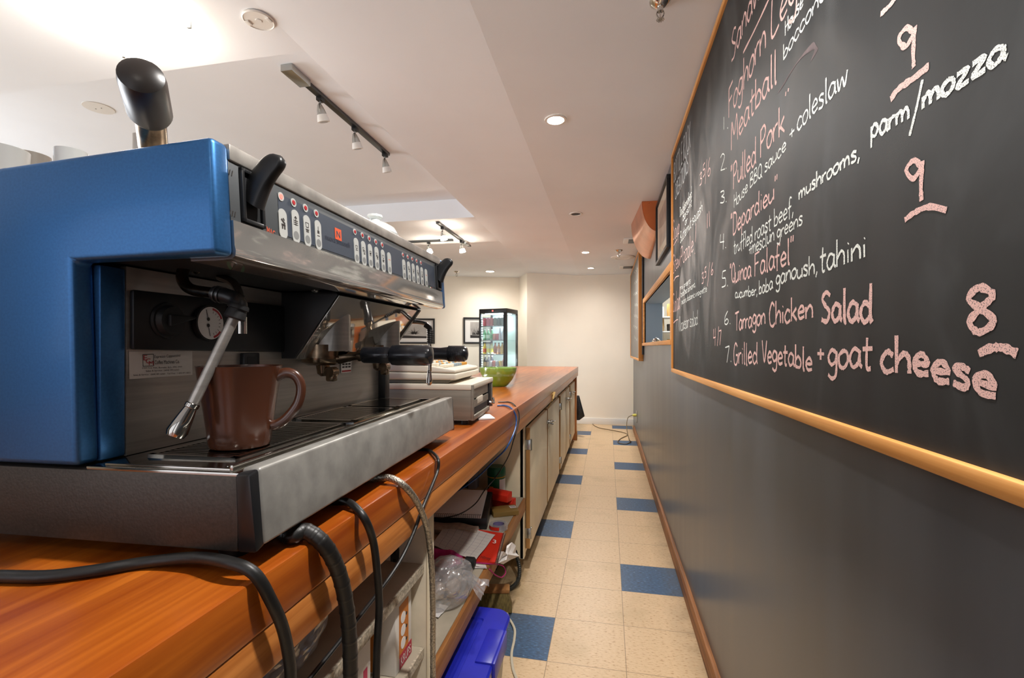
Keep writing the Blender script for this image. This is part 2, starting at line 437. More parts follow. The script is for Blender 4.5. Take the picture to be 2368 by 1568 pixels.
plane('wall_far', [((.40, 7.65, 0), (-1.30, 7.65, 0), (-1.30, 7.65, 2.48), (.40, 7.65, 2.48)),
                   ((-1.30, 7.65, 0), (-1.52, 8.12, 0), (-1.52, 8.12, 2.48), (-1.30, 7.65, 2.48))], WHITE)
FW0 = Vector((-1.52, 8.12, 0)); FWD = Vector((-.945, -.327, 0)).normalized(); FWN = Vector((.327, -.945, 0)).normalized()
FW1 = FW0 + FWD * 4.32
plane('wall_back', [(FW0, FW1, FW1 + Vector((0, 0, 2.7)), FW0 + Vector((0, 0, 2.7)))], WHITE)
# left wall and the wall behind the camera, each with an opening for an added window
b = MB()
b.box(XL - .12, XL, YB, -.2, 0, 2.7); b.box(XL - .12, XL, 2.6, 6.8, 0, 2.7); b.box(XL - .12, XL, -.2, 2.6, 0, .6); b.box(XL - .12, XL, -.2, 2.6, 2.35, 2.7)
struct(b.build('wall_left', WHITE))
b = MB()
b.box(XL, -3.5, YB - .12, YB, 0, 2.7); b.box(-.9, -.55, YB - .12, YB, 0, 2.7); b.box(-3.5, -.9, YB - .12, YB, 0, .6); b.box(-3.5, -.9, YB - .12, YB, 2.35, 2.7)
b.box(-.55, .52, YB - .12, YB, 2.3, 2.7); b.box(.36, .52, YB - .12, YB, 0, 2.3)
struct(b.build('wall_rear', GREYWALL))  # unseen wall, given dark paint to dim the machine's reflections
PANEGLOW = M('added window glow', '#eef3ff', .5, emit=.6)  # glow of the added window and door panes, serving as fill
def window(name, axis, at_, a0, a1, z0, z1):
    fr = MB(); pn = MB(); t = .05
    bars = [(a0, a0 + t, z0, z1), (a1 - t, a1, z0, z1), (a0, a1, z0, z0 + t), (a0, a1, z1 - t, z1), ((a0 + a1) / 2 - t / 2, (a0 + a1) / 2 + t / 2, z0, z1)]
    for p, q, r, s_ in bars:
        if axis == 0: fr.box(at_ - .08, at_ - .02, p, q, r, s_)
        else: fr.box(p, q, at_ - .08, at_ - .02, r, s_)
    if axis == 0: pn.quad((at_ - .05, a0, z0), (at_ - .05, a1, z0), (at_ - .05, a1, z1), (at_ - .05, a0, z1))
    else: pn.quad((a0, at_ - .05, z0), (a1, at_ - .05, z0), (a1, at_ - .05, z1), (a0, at_ - .05, z1))
    f = struct(fr.build(name, WHITE2)); p = pn.build('pane', PANEGLOW, f, None)
window('added_window_1', 0, XL, -.2, 2.6, .6, 2.35)  # window added on the unseen left wall for fill light
window('added_window_2', 1, YB, -3.5, -.9, .6, 2.35)  # window added behind the camera, also for fill
window('added_door_1', 1, YB, -.55, .36, .02, 2.3)  # glazed door added behind the camera for fill light

# grey wall on the right with the kitchen pass-through
WX, WT = .39, .57
P0, P1, PZ0, PZ1 = 3.02, 5.22, 1.275, 1.70
b = MB()
b.box(WX, WT, YB, P0, 0, 2.42); b.box(WX, WT, P1, 7.5, 0, 2.42); b.box(WX, WT, P0, P1, 0, PZ0); b.box(WX, WT, P0, P1, PZ1, 2.42)
struct(b.build('wall_right', GREYWALL))
plane('wall_end', [((.40, 7.5, 0), (WT, 7.5, 0), (WT, 7.5, 2.42), (.40, 7.5, 2.42))], WHITE)
JAMB = M('blue grey jamb paint', '#8fa2b3', .5)
b = MB(); b.box(.40, WT, P1 - .012, P1 + .002, PZ0, PZ1); b.box(.40, WT, P0, P1, PZ1 - .006, PZ1 + .004)
struct(b.build('trim_1', JAMB))
b = MB()
b.box(WX - .022, WX + .03, P0 - .06, P1 + .065, PZ0 - .03, PZ0, .003); b.box(WX - .016, WX + .03, P0 - .06, P1 + .065, PZ1, PZ1 + .05, .003)
b.box(WX - .016, WX + .03, P1, P1 + .065, PZ0, PZ1, .003); b.box(WX - .016, WX + .03, P0 - .06, P0, PZ0, PZ1, .003)
struct(b.build('trim_2', FRAMEW))
b = MB(); b.box(WX - .02, WX + .01, P1 + .085, P1 + .15, PZ1 - .55, 2.38)
struct(b.build('trim_3', BLACKM))
# kitchen seen through the opening
plane('wall_kitchen', [((WT, 7.4, 0), (2.2, 7.4, 0), (2.2, 7.4, 2.6), (WT, 7.4, 2.6)), ((2.2, 7.4, 0), (2.2, 2.2, 0), (2.2, 2.2, 2.6), (2.2, 7.4, 2.6)),
                       ((WT, 2.2, 0), (2.2, 2.2, 0), (2.2, 2.2, 2.6), (WT, 2.2, 2.6)), ((WT, 2.2, 2.6), (2.2, 2.2, 2.6), (2.2, 7.4, 2.6), (WT, 7.4, 2.6)),
                       ((WT, 2.2, .0), (WT, 7.4, .0), (2.2, 7.4, .0), (2.2, 2.2, .0))], WHITE)
# skirtings
b = MB(); b.hexa([(.366, YB, 0), (WX + .005, YB, 0), (WX + .005, 7.22, 0), (.366, 7.22, 0), (.374, YB, .068), (WX + .005, YB, .068), (WX + .005, 7.22, .068), (.374, 7.22, .068)], .002)
struct(b.build('baseboard_right', BASEW))
b = MB(); b.box(-1.28, .40, 7.632, 7.652, 0, .1, .004)
struct(b.build('baseboard_far', WHITE2))

# ================================================================== COUNTER AND CABINETS
XE, YEND = -.385, 6.36
ct = thing('counter', 'long varnished orange fir counter running down the aisle beneath the espresso machine', 'counter', (-.8, 2.0, .85))
o_ = (-.8, 2.0, .85)
b = MB(o_); b.box(-1.3, XE, -1.6, YEND, .905, .97, .004); b.build('worktop', COUNTER, ct)
b = MB(o_); b.box(-1.28, XE - .002, -1.6, YEND - .01, .85, .9045, .003); b.build('apron', COUNTERF, ct)
b = MB(o_); b.box(-.56, -.5455, .30, .315, .9705, .9712); b.build('paint_fleck', CREAM, ct)

# -- open shelving below, near bay
us = thing('shelving_unit', 'cream open shelves under the near counter holding cartons and plastic bags', 'shelves', (-.8, .4, 0)); o_ = (-.8, .4, 0)
XB = -1.2
b = MB(o_); b.box(XB, -.445, 1.118, 1.142, 0, .848, .001); b.build('divider_panel', CREAMD, us)
b = MB(o_); b.box(-.4449, -.436, 1.116, 1.144, 0, .848, .001); b.build('edge_strip', CREAM, us)
b = MB(o_); b.box(XB, XB + .015, -1.5, 1.118, 0, .848); b.build('back_panel', CREAMD, us)
for z in (.685, .475):
    b = MB(o_); b.box(XB + .015, -.458, -1.5, 1.117, z - .02, z); sh = b.build('shelf', SHELF, us)
    b = MB(o_); b.box(-.458, -.452, -1.5, 1.117, z - .021, z + .0005); b.build('edge', CHIP, sh)
b = MB(o_); b.box(XB + .015, -.47, -1.5, 1.117, .06, .08); b.build('shelf', SHELF, us)
for x in (-.53,):
    b = MB(o_); b.box(x - .011, x + .011, 1.113, 1.1178, .08, .84); b.mi = 1
    for k in range(38): b.box(x - .004, x + .004, 1.1122, 1.1135, .10 + k * .0195, .108 + k * .0195)
    b.build('shelf_standard', [STEELDARK, BLACKM], us)
# -- second bay
ss = thing('shelving_unit', 'cluttered low shelf with bare ply edge between the near bay and the cabinets', 'shelves', (-.8, 1.8, 0)); o_ = (-.8, 1.8, 0)
SZ = .412
b = MB(o_); b.box(XB, -.449, 1.144, 2.529, SZ - .02, SZ); b.build('shelf', SHELF, ss)
b = MB(o_); b.box(-.449, -.437, 1.144, 2.529, SZ - .068, SZ - .002, .001); b.build('ply_edge', PLY, ss)
b = MB(o_); b.box(XB, XB + .015, 1.143, 2.529, .1, .848); b.build('back_panel', CREAMD, ss)
# -- door cabinets
yd = lambda u: on(0, -.42, u, 900).y
LABEL = ['first cream two-door cabinet past the open shelves, steel latch at the meeting stiles', 'second cream two-door cabinet along the counter, small padlock hasp in the middle', 'last cream cabinet beside the bare timber end panel']
bounds = [(2.53, 4.22, [(2.575, 3.33), (3.375, 4.17)]), (4.22, 5.38, [(4.30, 4.86), (4.89, 5.33)]), (5.38, 6.24, [(5.44, 6.19)])]
def hinge(b, y, z):
    b.box(-.452, -.416, y - .004, y, z - .028, z + .028, .001); b.box(-.4195, -.414, y, y + .022, z - .03, z + .03, .001); b.cyl((-.414, y, z - .03), (-.414, y, z + .03), .004, n=8)
def latch(b, y, z, big=1.0):
    s_ = big
    b.box(-.419, -.412, y - .03 * s_, y - .012 * s_, z - .012, z + .012, .001); b.box(-.419, -.412, y + .012 * s_, y + .035 * s_, z - .01, z + .01, .001)
    b.tube([(-.412, y - .03 * s_, z + .004), (-.385, y - .02 * s_, z + .004), (-.378, y + .02 * s_, z + .002), (-.41, y + .03 * s_, z)], .0045, 8)
    b.tube([(-.410, y - .022 * s_, z - .008), (-.39, y - .01, z - .018), (-.385, y + .018 * s_, z - .02), (-.408, y + .03 * s_, z - .014)], .006, 8)
    b.cyl((-.40, y + .01, z - .004), (-.366, y + .014, z + .003), .0055, n=10)
    b.tube([(-.412, y - .034 * s_, z - .006), (-.404, y - .036 * s_, z - .03), (-.41, y - .03 * s_, z - .045)], .0022, 6)
for i, (y0, y1, doors) in enumerate(bounds):
    cab = thing('base_cabinet', LABEL[i], 'cabinet', (-.8, (y0 + y1) / 2, 0)); o_ = (-.8, (y0 + y1) / 2, 0)
    b = MB(o_); b.box(XB, -.452, y0, y0 + .02, .075, .848); b.box(XB, -.452, y1 - .02, y1, .075, .848); b.box(XB, -.452, y0 + .02, y1 - .02, .075, .095)
    b.box(XB, XB + .012, y0 + .02, y1 - .02, .095, .848); b.box(-.468, -.446, y0, y0 + .05, .075, .848, .001); b.box(-.468, -.446, y1 - .05, y1, .075, .848, .001); b.box(-.468, -.446, y0 + .05, y1 - .05, .79, .848, .001)
    b.build('carcass', CREAM, cab)
    b = MB(o_); b.box(XB, -.60, y0 + .0, y1, 0.001, .074); b.build('toe_kick', BLACKM, cab)
    for k, (a, c_) in enumerate(doors):
        b = MB(o_); b.mi = 0; b.box(-.443, -.42, a, c_, .115, .785, .002); b.mi = 1; b.box(-.4425, -.4205, a - .0012, a + .0005, .116, .784)
        d = b.build('door', [CREAM, PLYZ], cab)
        b = MB(o_); hy = a if k == 0 else c_
        b.bm.free()
        for z in (.69, .20):
            if k == 0: b = MB(o_); hinge(b, a, z); b.build('hinge', ZINC, d)
    if len(doors) == 2:
        b = MB(o_); latch(b, (doors[0][1] + doors[1][0]) / 2, .70, 1.3 if i == 0 else 1.0); b.build('latch', ZINC, cab)
    else:
        b = MB(o_); latch(b, doors[0][0] + .05, .71, 1.0); b.build('latch', ZINC, cab)
    if i == 0:
        b = MB(o_); y_ = (doors[0][1] + doors[1][0]) / 2
        b.box(-.443, -.425, doors[0][1] + .006, doors[1][0] - .006, .12, .79, .001); b.build('meeting_stile', PLYZ, cab)
        b = MB(o_); b.tube([(-.418, y_, .79), (-.395, y_ + .005, .845), (-.380, y_ - .02, .90)], .010, 8, flat=.3); b.tube([(-.395, y_ + .005, .845), (-.380, y_ + .06, .905)], .012, 8, flat=.3, smooth=False)
        so = b.build('tape_strap', M('old masking tape', '#c9a765', .7)); so.location = o_; tag(so, 'forked strip of old masking tape over the first cabinet doors', 'tape')
        b = MB(o_); y2 = y1 - .03; b.tube([(-.43, y2, .70), (-.42, y2 - .01, .67), (-.43, y2 - .02, .645), (-.436, y2 - .008, .668), (-.43, y2, .70)], .003, 8); b.build('padlock_ring', ZINC, cab)
ep = thing('end_panel', 'bare timber end panel closing the far end of the counter', 'panel', (-.8, 6.30, 0)); o_ = (-.8, 6.30, 0)
b = MB(o_); b.box(-1.25, -.402, 6.26, 6.34, .001, .849, .002); b.build('board', wood('bare red timber', '#cf935c', '#a0602c', 2, .5), ep)
b = MB(o_); b.box(-.4018, -.396, 6.255, 6.345, .001, .12, .002); b.build('foot_block', PLYZ, ep)

# ================================================================== ESPRESSO MACHINE (own frame: x to the aisle, y away from the camera, z up from the worktop)
em = thing('espresso_machine', 'big blue and steel two-group espresso machine standing on the orange counter', 'espresso machine', MO, MY)
ML = .81
K = .033
def X(b_, y): return b_ + K * y
# drip tray base
b = MB()
b.prism([(-.60, .004, .022), (-.03, .004, .022), (-.030, .004, .110), (-.60, .004, .110)], [(-.60, .045, .022), (-.03, .045, .022), (-.030, .045, .110), (-.60, .045, .110)], .003)
b.box(-.60, -.03, .045, ML - .03, .026, .106)
b.box(-.60, -.03, ML - .03, ML, .022, .110, .003)
b.build('base_housing', DKGREY, em)
b = MB(); b.hexa([(-.030, .003, .022), (-.002, -.001, .024), (-.002, .016, .030), (-.030, .030, .022), (-.033, .003, .1135), (-.006, -.008, .117), (-.006, .014, .121), (-.033, .030, .1135)], .004)
b.build('corner_cap', BLACKP, em)
b = MB(); b.hexa([(-.030, ML - .03, .022), (-.002, ML - .014, .030), (-.002, ML + .001, .024), (-.030, ML, .022), (-.033, ML - .03, .112), (-.006, ML - .014, .120), (-.006, ML - .001, .116), (-.033, ML, .112)], .003)
b.build('corner_cap', BLACKP, em)
b = MB(); b.hexa([(-.030, .014, .030), (0, .010, .030), (0, ML - .012, .030), (-.030, ML - .014, .030), (-.030, .010, .119), (-.004, .006, .121), (-.004, ML - .014, .121), (-.030, ML - .014, .119)], .004, 3)
b.build('tray_front', STEELW, em)
b = MB()
b.box(-.24, -.028, .006, ML - .006, .108, .1135, .001)
b.build('tray_top', STEELM, em)
b = MB()
b.box(-.046, -.041, .010, ML - .012, .1135, .1215, .0015); b.box(-.058, -.0555, .02, ML - .03, .1135, .1175, .0008); b.box(-.22, -.046, .012, .016, .1135, .1165, .0008); b.box(-.21, -.046, ML - .035, ML - .031, .1135, .1165, .0008)
b.build('rim_rail', STEELM, em)
for (g0, g1) in ((.055, .335), (.365, .565), (.585, .745)):
    b = MB(); xa, xb = -.205, -.075
    b.box(xa, xa + .008, g0, g1, .1135, .1185); b.box(xb - .008, xb, g0, g1, .1135, .1185)
    y = g0 + .004; b.box(xa, xb, g0, g0 + .008, .1135, .1185); b.box(xa, xb, g1 - .008, g1, .1135, .1185)
    b.mi = 1; b.box(xa + .008, xb - .008, g0 + .008, g1 - .008, .1136, .1142); b.mi = 0
    y = g0 + .012
    while y < g1 - .010:
        b.box(xa + .006, xb - .004, y, y + .0042, .1145, .1182); y += .0088
    b.build('cup_grate', [STEELM, BLACKM], em)
for y in (.05, ML - .05):
    for x in (-.07, -.5):
        b = MB(); b.cyl((x, y, .0005), (x, y, .024), .018, .022); b.build('foot', BLACKP, em)
# blue side panels
def side_panel(y0, y1, mat):
    ins = .0
    pr = [(-.0617, .5062), (-.0544, .3691), (-.2538, .3664), (-.2457, .1140), (-.585, .1140), (-.585, .474), (-.36, .4877)]
    def ring(y, dx): return [(X(px_, y) - (.010 if i in (0, 1) else 0) * dx, y, z) for i, (px_, z) in enumerate(pr)]
    b = MB(); b.prism(ring(y0, 0), ring(y1, 0), .007, 3)
    if y0 < .1: b.box(-.58, -.2445, y1 - .001, .060, .1145, .3655, .002)
    return b.build('side_panel', mat, em)
side_panel(.0, .028, BLUE); side_panel(.782, .812, BLUE)
# rear body, hood and fascia
b = MB(); b.prism([(X(-.26, .061), .061, .116), (X(-.26, .061), .061, .37), (-.58, .061, .37), (-.58, .061, .116)], [(X(-.26, .782), .782, .116), (X(-.26, .782), .782, .37), (-.56, .782, .37), (-.56, .782, .116)])
b.build('rear_housing', BLACKM, em)
b = MB(); b.prism([(X(-.075, .028), .028, .372), (X(-.082, .028), .028, .485), (-.57, .028, .468), (-.57, .028, .372)], [(X(-.075, .782), .782, .372), (X(-.082, .782), .782, .485), (-.56, .782, .468), (-.56, .782, .372)])
b.build('hood', BLACKM, em)
b = MB(); b.prism([(X(-.085, .028), .028, .4855), (X(-.085, .028), .028, .4875), (-.57, .028, .4705), (-.57, .028, .4685)], [(X(-.085, .782), .782, .4855), (X(-.085, .782), .782, .4875), (-.56, .782, .4705), (-.56, .782, .4685)])
b.build('cup_warmer_top', STEEL, em)
def FP(s, t, h=0): z = .42 + t; return Vector((-.0545 - .0584 * (z - .369) + K * s + h, s, z + .058 * h))
FN = (FP(1, 0) - FP(0, 0)).cross(FP(0, 1) - FP(0, 0)).normalized()
if FN.x < 0: FN = -FN
def fpx(u, v):
    p = onpl(FP(0, 0), FN, u, v); return p.y, p.z - .42
def fascia_strip(name, s0, s1, t0, t1, h0, h1, mat, bev=.0008):
    b = MB(); b.hexa([FP(s0, t0, h0), FP(s0, t0, h1), FP(s1, t0, h1), FP(s1, t0, h0), FP(s0, t1, h0), FP(s0, t1, h1), FP(s1, t1, h1), FP(s1, t1, h0)], bev)
    return b.build(name, mat, em)
fascia_strip('top_rail', 0.0275, .784, .0685, .0885, -.03, .001, RAIL, .002)
cp = fascia_strip('control_panel', 0.0275, .784, -.006, .068, -.012, -.002, PANEL)
b = MB(); b.hexa([FP(.115, -.001, -.002), FP(.115, -.001, -.0014), FP(.735, .0005, -.0014), FP(.735, .0005, -.002), FP(.115, .056, -.002), FP(.115, .056, -.0014), FP(.735, .056, -.0014), FP(.735, .056, -.002)])
b.build('printed_foil', OVERLAY, cp)
# mirror strip under the panel with a rolled lower lip and its return underneath
b = MB(); prof = [(-.010, -.0055), (.0012, -.0055), (.0012, -.036), (.0025, -.042), (.0015, -.049), (-.004, -.0525), (-.020, -.0525), (-.060, -.0505), (-.060, -.047), (-.010, -.047)]
b.prism([FP(.0275, t, h) for h, t in prof], [FP(.784, t, h) for h, t in prof]); b.build('mirror_strip', STRIP, em)
# print on the panel and keys
def on_panel(s0, t0, s1, t1):            # words run towards +y as read from the aisle
    return FP(s0, t0, -.0012), FP(s1, t0, -.0012) - FP(s0, t0, -.0012), FP(s0, t1, -.0012) - FP(s0, t0, -.0012)
def ptext(s, m, u0, v0, u1, v1, h, parent=cp, nm='lettering'):
    s0, t0 = fpx(u0, v0); s1, t1 = fpx(u1, v1); p0 = FP(s0, t0, -.0011); p1 = FP(s1, t1, -.0011)
    return text(s, m, parent, p0, p1 - p0, FP(s0, t0 + h, -.0011) - p0, nm, .0003)
ptext('MAC', ORANGE, 619, 541, 638.5, 552, .0105); ptext('2000 V', ORANGE, 641, 553, 656, 558, .0055)
ptext('nuova simonelli', INKB, 754, 553, 811, 574, .0095)
s0, t0 = fpx(778, 548); s1, t1 = fpx(789.5, 552)
b = MB(); sc, tc_ = fpx(783.5, 542); hw = .0098
b.hexa([FP(sc - hw, tc_ - hw, -.0014), FP(sc - hw, tc_ - hw, -.0009), FP(sc + hw, tc_ - hw, -.0009), FP(sc + hw, tc_ - hw, -.0014), FP(sc - hw, tc_ + hw, -.0014), FP(sc - hw, tc_ + hw, -.0009), FP(sc + hw, tc_ + hw, -.0009), FP(sc + hw, tc_ + hw, -.0014)])
b.mi = 1
def bar2(b, s0, t0, s1, t1, wd, h=-.0007):
    d = Vector((s1 - s0, t1 - t0)); n = Vector((-d.y, d.x)).normalized() * wd
    b.face([b.v(FP(s0 + n.x, t0 + n.y, h)), b.v(FP(s1 + n.x, t1 + n.y, h)), b.v(FP(s1 - n.x, t1 - n.y, h)), b.v(FP(s0 - n.x, t0 - n.y, h))])
for a in ((-.5, -.6, -.5, .5), (-.5, .5, .45, -.5), (.45, -.6, .45, .55)): bar2(b, sc + a[0] * hw, tc_ + a[1] * hw, sc + a[2] * hw, tc_ + a[3] * hw, .0011)
b.build('emblem', [ORANGE, OVERLAY], cp, smooth=None, recalc=False)
def pill(s, t, w, h, kind):
    b = MB(); r = w / 2; pts = []
    for k in range(17): a = math.pi * k / 16; pts.append((s + r * math.cos(a), t + h / 2 - r + r * math.sin(a)))
    for k in range(17): a = math.pi + math.pi * k / 16; pts.append((s + r * math.cos(a), t - h / 2 + r + r * math.sin(a)))
    b.prism([FP(p, q, -.0016) for p, q in pts], [FP(p, q, -.0004) for p, q in pts])
    def disc(cs, ctt, rr, mi, hh):
        b.mi = mi; b.face([b.v(FP(cs + rr * math.cos(2 * math.pi * k / 18), ctt + rr * math.sin(2 * math.pi * k / 18), hh)) for k in range(18)])
    if kind != 'service': disc(s, t - h * .27, r * .72, 2, -.0002)
    b.mi = 1; q = w / 9.0; H = -.0002; yy = t + h * (.13 if kind != 'service' else .0)
    L = lambda *a: bar2(b, s + a[0] * q, yy + a[1] * q, s + a[2] * q, yy + a[3] * q, a[4] * q, H)
    if kind == 'service': L(-2, 3, 2, 0, .8); L(-1, -1, -1, -4, .7); L(1.5, -1, 1.5, -4, .7); L(-2, -1, 2.4, -1, .8); L(0, 4, 1.5, 2.5, .6)
    elif kind == 'steam': L(0, -3, 0, 4, .4); L(-1.4, 2.6, 0, 4.4, .4); L(1.4, 2.6, 0, 4.4, .4); [L(-2.6, z, 2.6, z, .3) for z in (-2, -.5, 1)]
    elif kind == 'brush': L(0, 0, 0, 4, .35); L(-1.4, -.8, 1.4, -.8, 1.3); L(-1.8, -4, 1.8, -4, .3)
    elif kind == 'stop': b.mi = 3; L(-2.2, 1, -1, 1, .4); L(-.5, 1, .5, 1, .4); L(1, 1, 2.2, 1, .4)
    else:
        cup = lambda cx, cy, k: (L(cx - 1.4 * k, cy + 1.5 * k, cx + 1.4 * k, cy + 1.5 * k, .25), L(cx - 1.4 * k, cy + 1.5 * k, cx - 1 * k, cy - 1 * k, .3), L(cx + 1.4 * k, cy + 1.5 * k, cx + 1 * k, cy - 1 * k, .3), L(cx - 1 * k, cy - 1 * k, cx + 1 * k, cy - 1 * k, .35), L(cx - 1.6 * k, cy - 2.1 * k, cx + 1.6 * k, cy - 2.1 * k, .3))
        if kind == 'one': cup(0, 0, 1.3)
        elif kind == 'half': cup(0, 0, 1.3); L(-1.2, -.6, 1.2, -.6, .8)
        elif kind == 'two': cup(-.9, 1.2, 1); cup(1, -1.6, 1)
        elif kind == 'twofull': cup(-.9, 1.2, 1); cup(1, -1.6, 1); L(.2, -1.7, 1.8, -1.7, .6)
        elif kind == 'big': cup(0, 1, 1.5); [L(-1.8, -2.6 - z, 1.8, -2.6 - z, .25) for z in (0, .8, 1.6)]
    b.build('key_pad', [PADG, INK, PADD, ORANGE], cp, smooth=None, recalc=False)
def led(u, v, r, on_=False):
    s, t = fpx(u, v); b = MB()
    rg = lambda rr, h: [FP(s + rr * math.cos(2 * math.pi * k / 18), t + rr * math.sin(2 * math.pi * k / 18), h) for k in range(18)]
    b.prism(rg(r, -.0016), rg(r, -.0006)); b.mi = 1; b.prism(rg(r * .62, -.0008), rg(r * .5, .0002))
    b.build('indicator_lamp', [PADG, REDON if on_ else REDL], cp)
for i, (u, v) in enumerate(((651, 454.5), (680, 468.5), (707.5, 481), (732.5, 493.5))): led(u, v, .0062, i == 0)
for (u, v, wd, hh, kd) in ((655.5, 517, .0175, .042, 'service'), (685, 523.5, .0172, .049, 'steam'), (711.5, 534, .017, .048, 'big'), (737, 543.5, .0168, .047, 'brush')):
    s, t = fpx(u, v); pill(s, t, wd, hh, kd)
KD = ['one', 'two', 'half', 'twofull', 'big', 'stop']
for i in range(5):
    led(821.5 + (884.5 - 821.5) * (i / 4) ** .93, 536 + 30.5 * (i / 4) ** .95, .0056)
    led(932.5 + (974 - 932.5) * (i / 4) ** .96, 589.5 + 18.5 * (i / 4) ** .96, .0054)
for i in range(6):
    a = (i / 5) ** .94
    s, t = fpx(825.5 + (901.5 - 825.5) * a, 580 + 29.5 * a); pill(s, t, .0165, .0475, KD[i])
    s, t = fpx(935.5 + (986.5 - 935.5) * a, 624 + 19.5 * a); pill(s, t, .0165, .0475, KD[i])
b = MB()
for i, mi in enumerate((0, 1, 2)):
    b.mi = mi; s, t = fpx(994 + 2.2 * i, 666.5 + .7 * i); bar2(b, s, t - .004, s, t + .004, .003, -.0009)
b.build('tricolour_badge', [GREEN, WHITE2, REDL], cp, smooth=None, recalc=False)
# small engraved steam marks beside the first lever
b = MB()
for (u, v) in ((532, 394), (539, 490)):
    s, t = fpx(u, v)
    for k in range(3): bar2(b, s - .004 + k * .004, t - .005, s - .002 + k * .004, t + .002, .0006, -.0015)
b.build('steam_marks', INK, cp, smooth=None, recalc=False)
# steam lever paddles
def lever(s0, s1, t0, t1, tip_s, tip_h, tip_t):
    b = MB(); fr = .005
    for (a, c_, d, e) in ((s0, s0 + fr, t0, t1), (s1 - fr, s1, t0, t1), (s0, s1, t0, t0 + fr), (s0, s1, t1 - fr, t1)):
        b.hexa([FP(a, d, -.004), FP(a, d, .003), FP(c_, d, .003), FP(c_, d, -.004), FP(a, e, -.004), FP(a, e, .003), FP(c_, e, .003), FP(c_, e, -.004)], .0008)
    b.mi = 1; b.hexa([FP(s0, t0, -.002), FP(s0, t0, -.0012), FP(s1, t0, -.0012), FP(s1, t0, -.002), FP(s0, t1, -.002), FP(s0, t1, -.0012), FP(s1, t1, -.0012), FP(s1, t1, -.002)])
    b.build('lever_bezel', [BLACKP, BLACKM], em)
    sm = (s0 + s1) / 2; tm = t0 + (t1 - t0) * .42
    b = MB(); hw = .0165; rings = []
    base = FP(sm, tm, -.001); tip = FP(tip_s, tip_t, tip_h); ax = (tip - base); side = (FP(1, 0) - FP(0, 0)).normalized(); up = ax.cross(side).normalized()
    N = 24
    for i in range(N + 1):
        f = i / N; wv = hw * (1.0 - .16 * f) * (1 if f < .78 else math.sqrt(max(.004, 1 - ((f - .78) / .22) ** 2)))
        th = (.0105 - .003 * f) * (1 if f < .9 else math.sqrt(max(.05, 1 - ((f - .9) / .1) ** 2)))
        c_ = base + ax * f + up * (.006 * math.sin(math.pi * f))
        rings.append([c_ + up * (wv * math.copysign(abs(math.cos(a)) ** .6, math.cos(a))) + side * (th * math.copysign(abs(math.sin(a)) ** .6, math.sin(a))) for a in [2 * math.pi * k / 20 for k in range(20)]])
    b.loft(rings); b.build('steam_lever', BLACKP, em)
ls0, lt1 = fpx(554, 386); ls1, _t = fpx(610, 500); _s2, lt0 = fpx(557, 511)
lever(ls0, ls1, lt0, lt1, ls0 + .022, .042, .083)
lever(.744, .778, lt0, lt1, .759, .040, .078)
# blackened group housing and its sloping mirror front
b = MB(); y0, y1 = .372, .786
pr = [(-.118, .3705), (-.112, .363), (-.205, .237), (-.33, .237), (-.33, .3705)]
b.prism([(X(x, y0) - K * .37, y0, z) for x, z in pr], [(X(x, y1) - K * .37, y1, z) for x, z in pr], .002); b.build('group_housing', BLACKP, em)
def GF(y, f, h=0):                         # point on the sloping front: f from 0 bottom to 1 top
    return Vector((X(-.205 + .093 * f, y) - K * .37 + h * .80, y, .237 + .126 * f - h * .59))
b = MB(); b.hexa([GF(y0 + .002, .0, .0003), GF(y0 + .002, 0, .003), GF(y1 - .008, 0, .003), GF(y1 - .008, 0, .0003), GF(y0 + .002, 1, .0003), GF(y0 + .002, 1, .003), GF(y1 - .008, 1, .003), GF(y1 - .008, 1, .0003)], .0008)
b.build('mirror_front', STRIP, em)
b = MB(); b.hexa([GF(y1 - .008, .0, .0), GF(y1 - .008, 0, .004), GF(y1 + .002, 0, .004), GF(y1 + .002, 0, .0), GF(y1 - .008, 1.02, .0), GF(y1 - .008, 1.02, .004), GF(y1 + .002, 1.02, .004), GF(y1 + .002, 1.02, .0)]); b.build('edge_gasket', BLACKP, em)
# backsplash with the black valve box
BX = -.246
def BP(y, z, h=0): return Vector((X(BX, y) + h, y, z))
b = MB(); b.hexa([BP(.061, .114, -.01), BP(.061, .114, 0), BP(.782, .114, .002), BP(.782, .114, -.01), BP(.061, .369, -.01), BP(.061, .369, 0), BP(.782, .369, .002), BP(.782, .369, -.01)]); b.build('backsplash', STEEL, em)
b = MB(); b.hexa([BP(.782, .114, -.01), BP(.782, .114, .022), BP(.811, .114, .022), BP(.811, .114, -.01), BP(.782, .25, -.01), BP(.782, .25, .022), BP(.811, .25, .022), BP(.811, .25, -.01)], .001); b.build('end_strip', BLACKP, em)
b = MB(); b.hexa([BP(.064, .257, .0003), BP(.064, .257, .008), BP(.372, .250, .008), BP(.372, .250, .0003), BP(.064, .338, .0003), BP(.064, .338, .008), BP(.372, .342, .008), BP(.372, .342, .0003)], .003, 2); vb = b.build('valve_box', BLACKP, em)
b = MB(); b.cyl(BP(.114, .2985, .008), BP(.114, .2985, .012), .027, .026, 28); b.cyl(BP(.114, .2985, .012), BP(.114, .2985, .019), .023, .020, 24)
b.hexa([BP(.105, .290, .012), BP(.105, .290, .024), BP(.150, .303, .022), BP(.150, .303, .012), BP(.105, .307, .012), BP(.105, .307, .024), BP(.150, .307, .022), BP(.150, .307, .012)], .003); b.build('valve_knob', BLACKM, vb)
g0 = BP(.184, .2985, .008)
b = MB(); b.cyl(g0, g0 + Vector((.007, 0, 0)), .029, .0285, 32); b.build('gauge_rim', BLACKM, vb)
b = MB(); ex = Vector((.0074, 0, 0))
gp = lambda r, a, h=0: g0 + ex + Vector((h, r * math.cos(a), r * math.sin(a)))
b.face([b.v(gp(.026, 2 * math.pi * k / 32)) for k in range(32)])
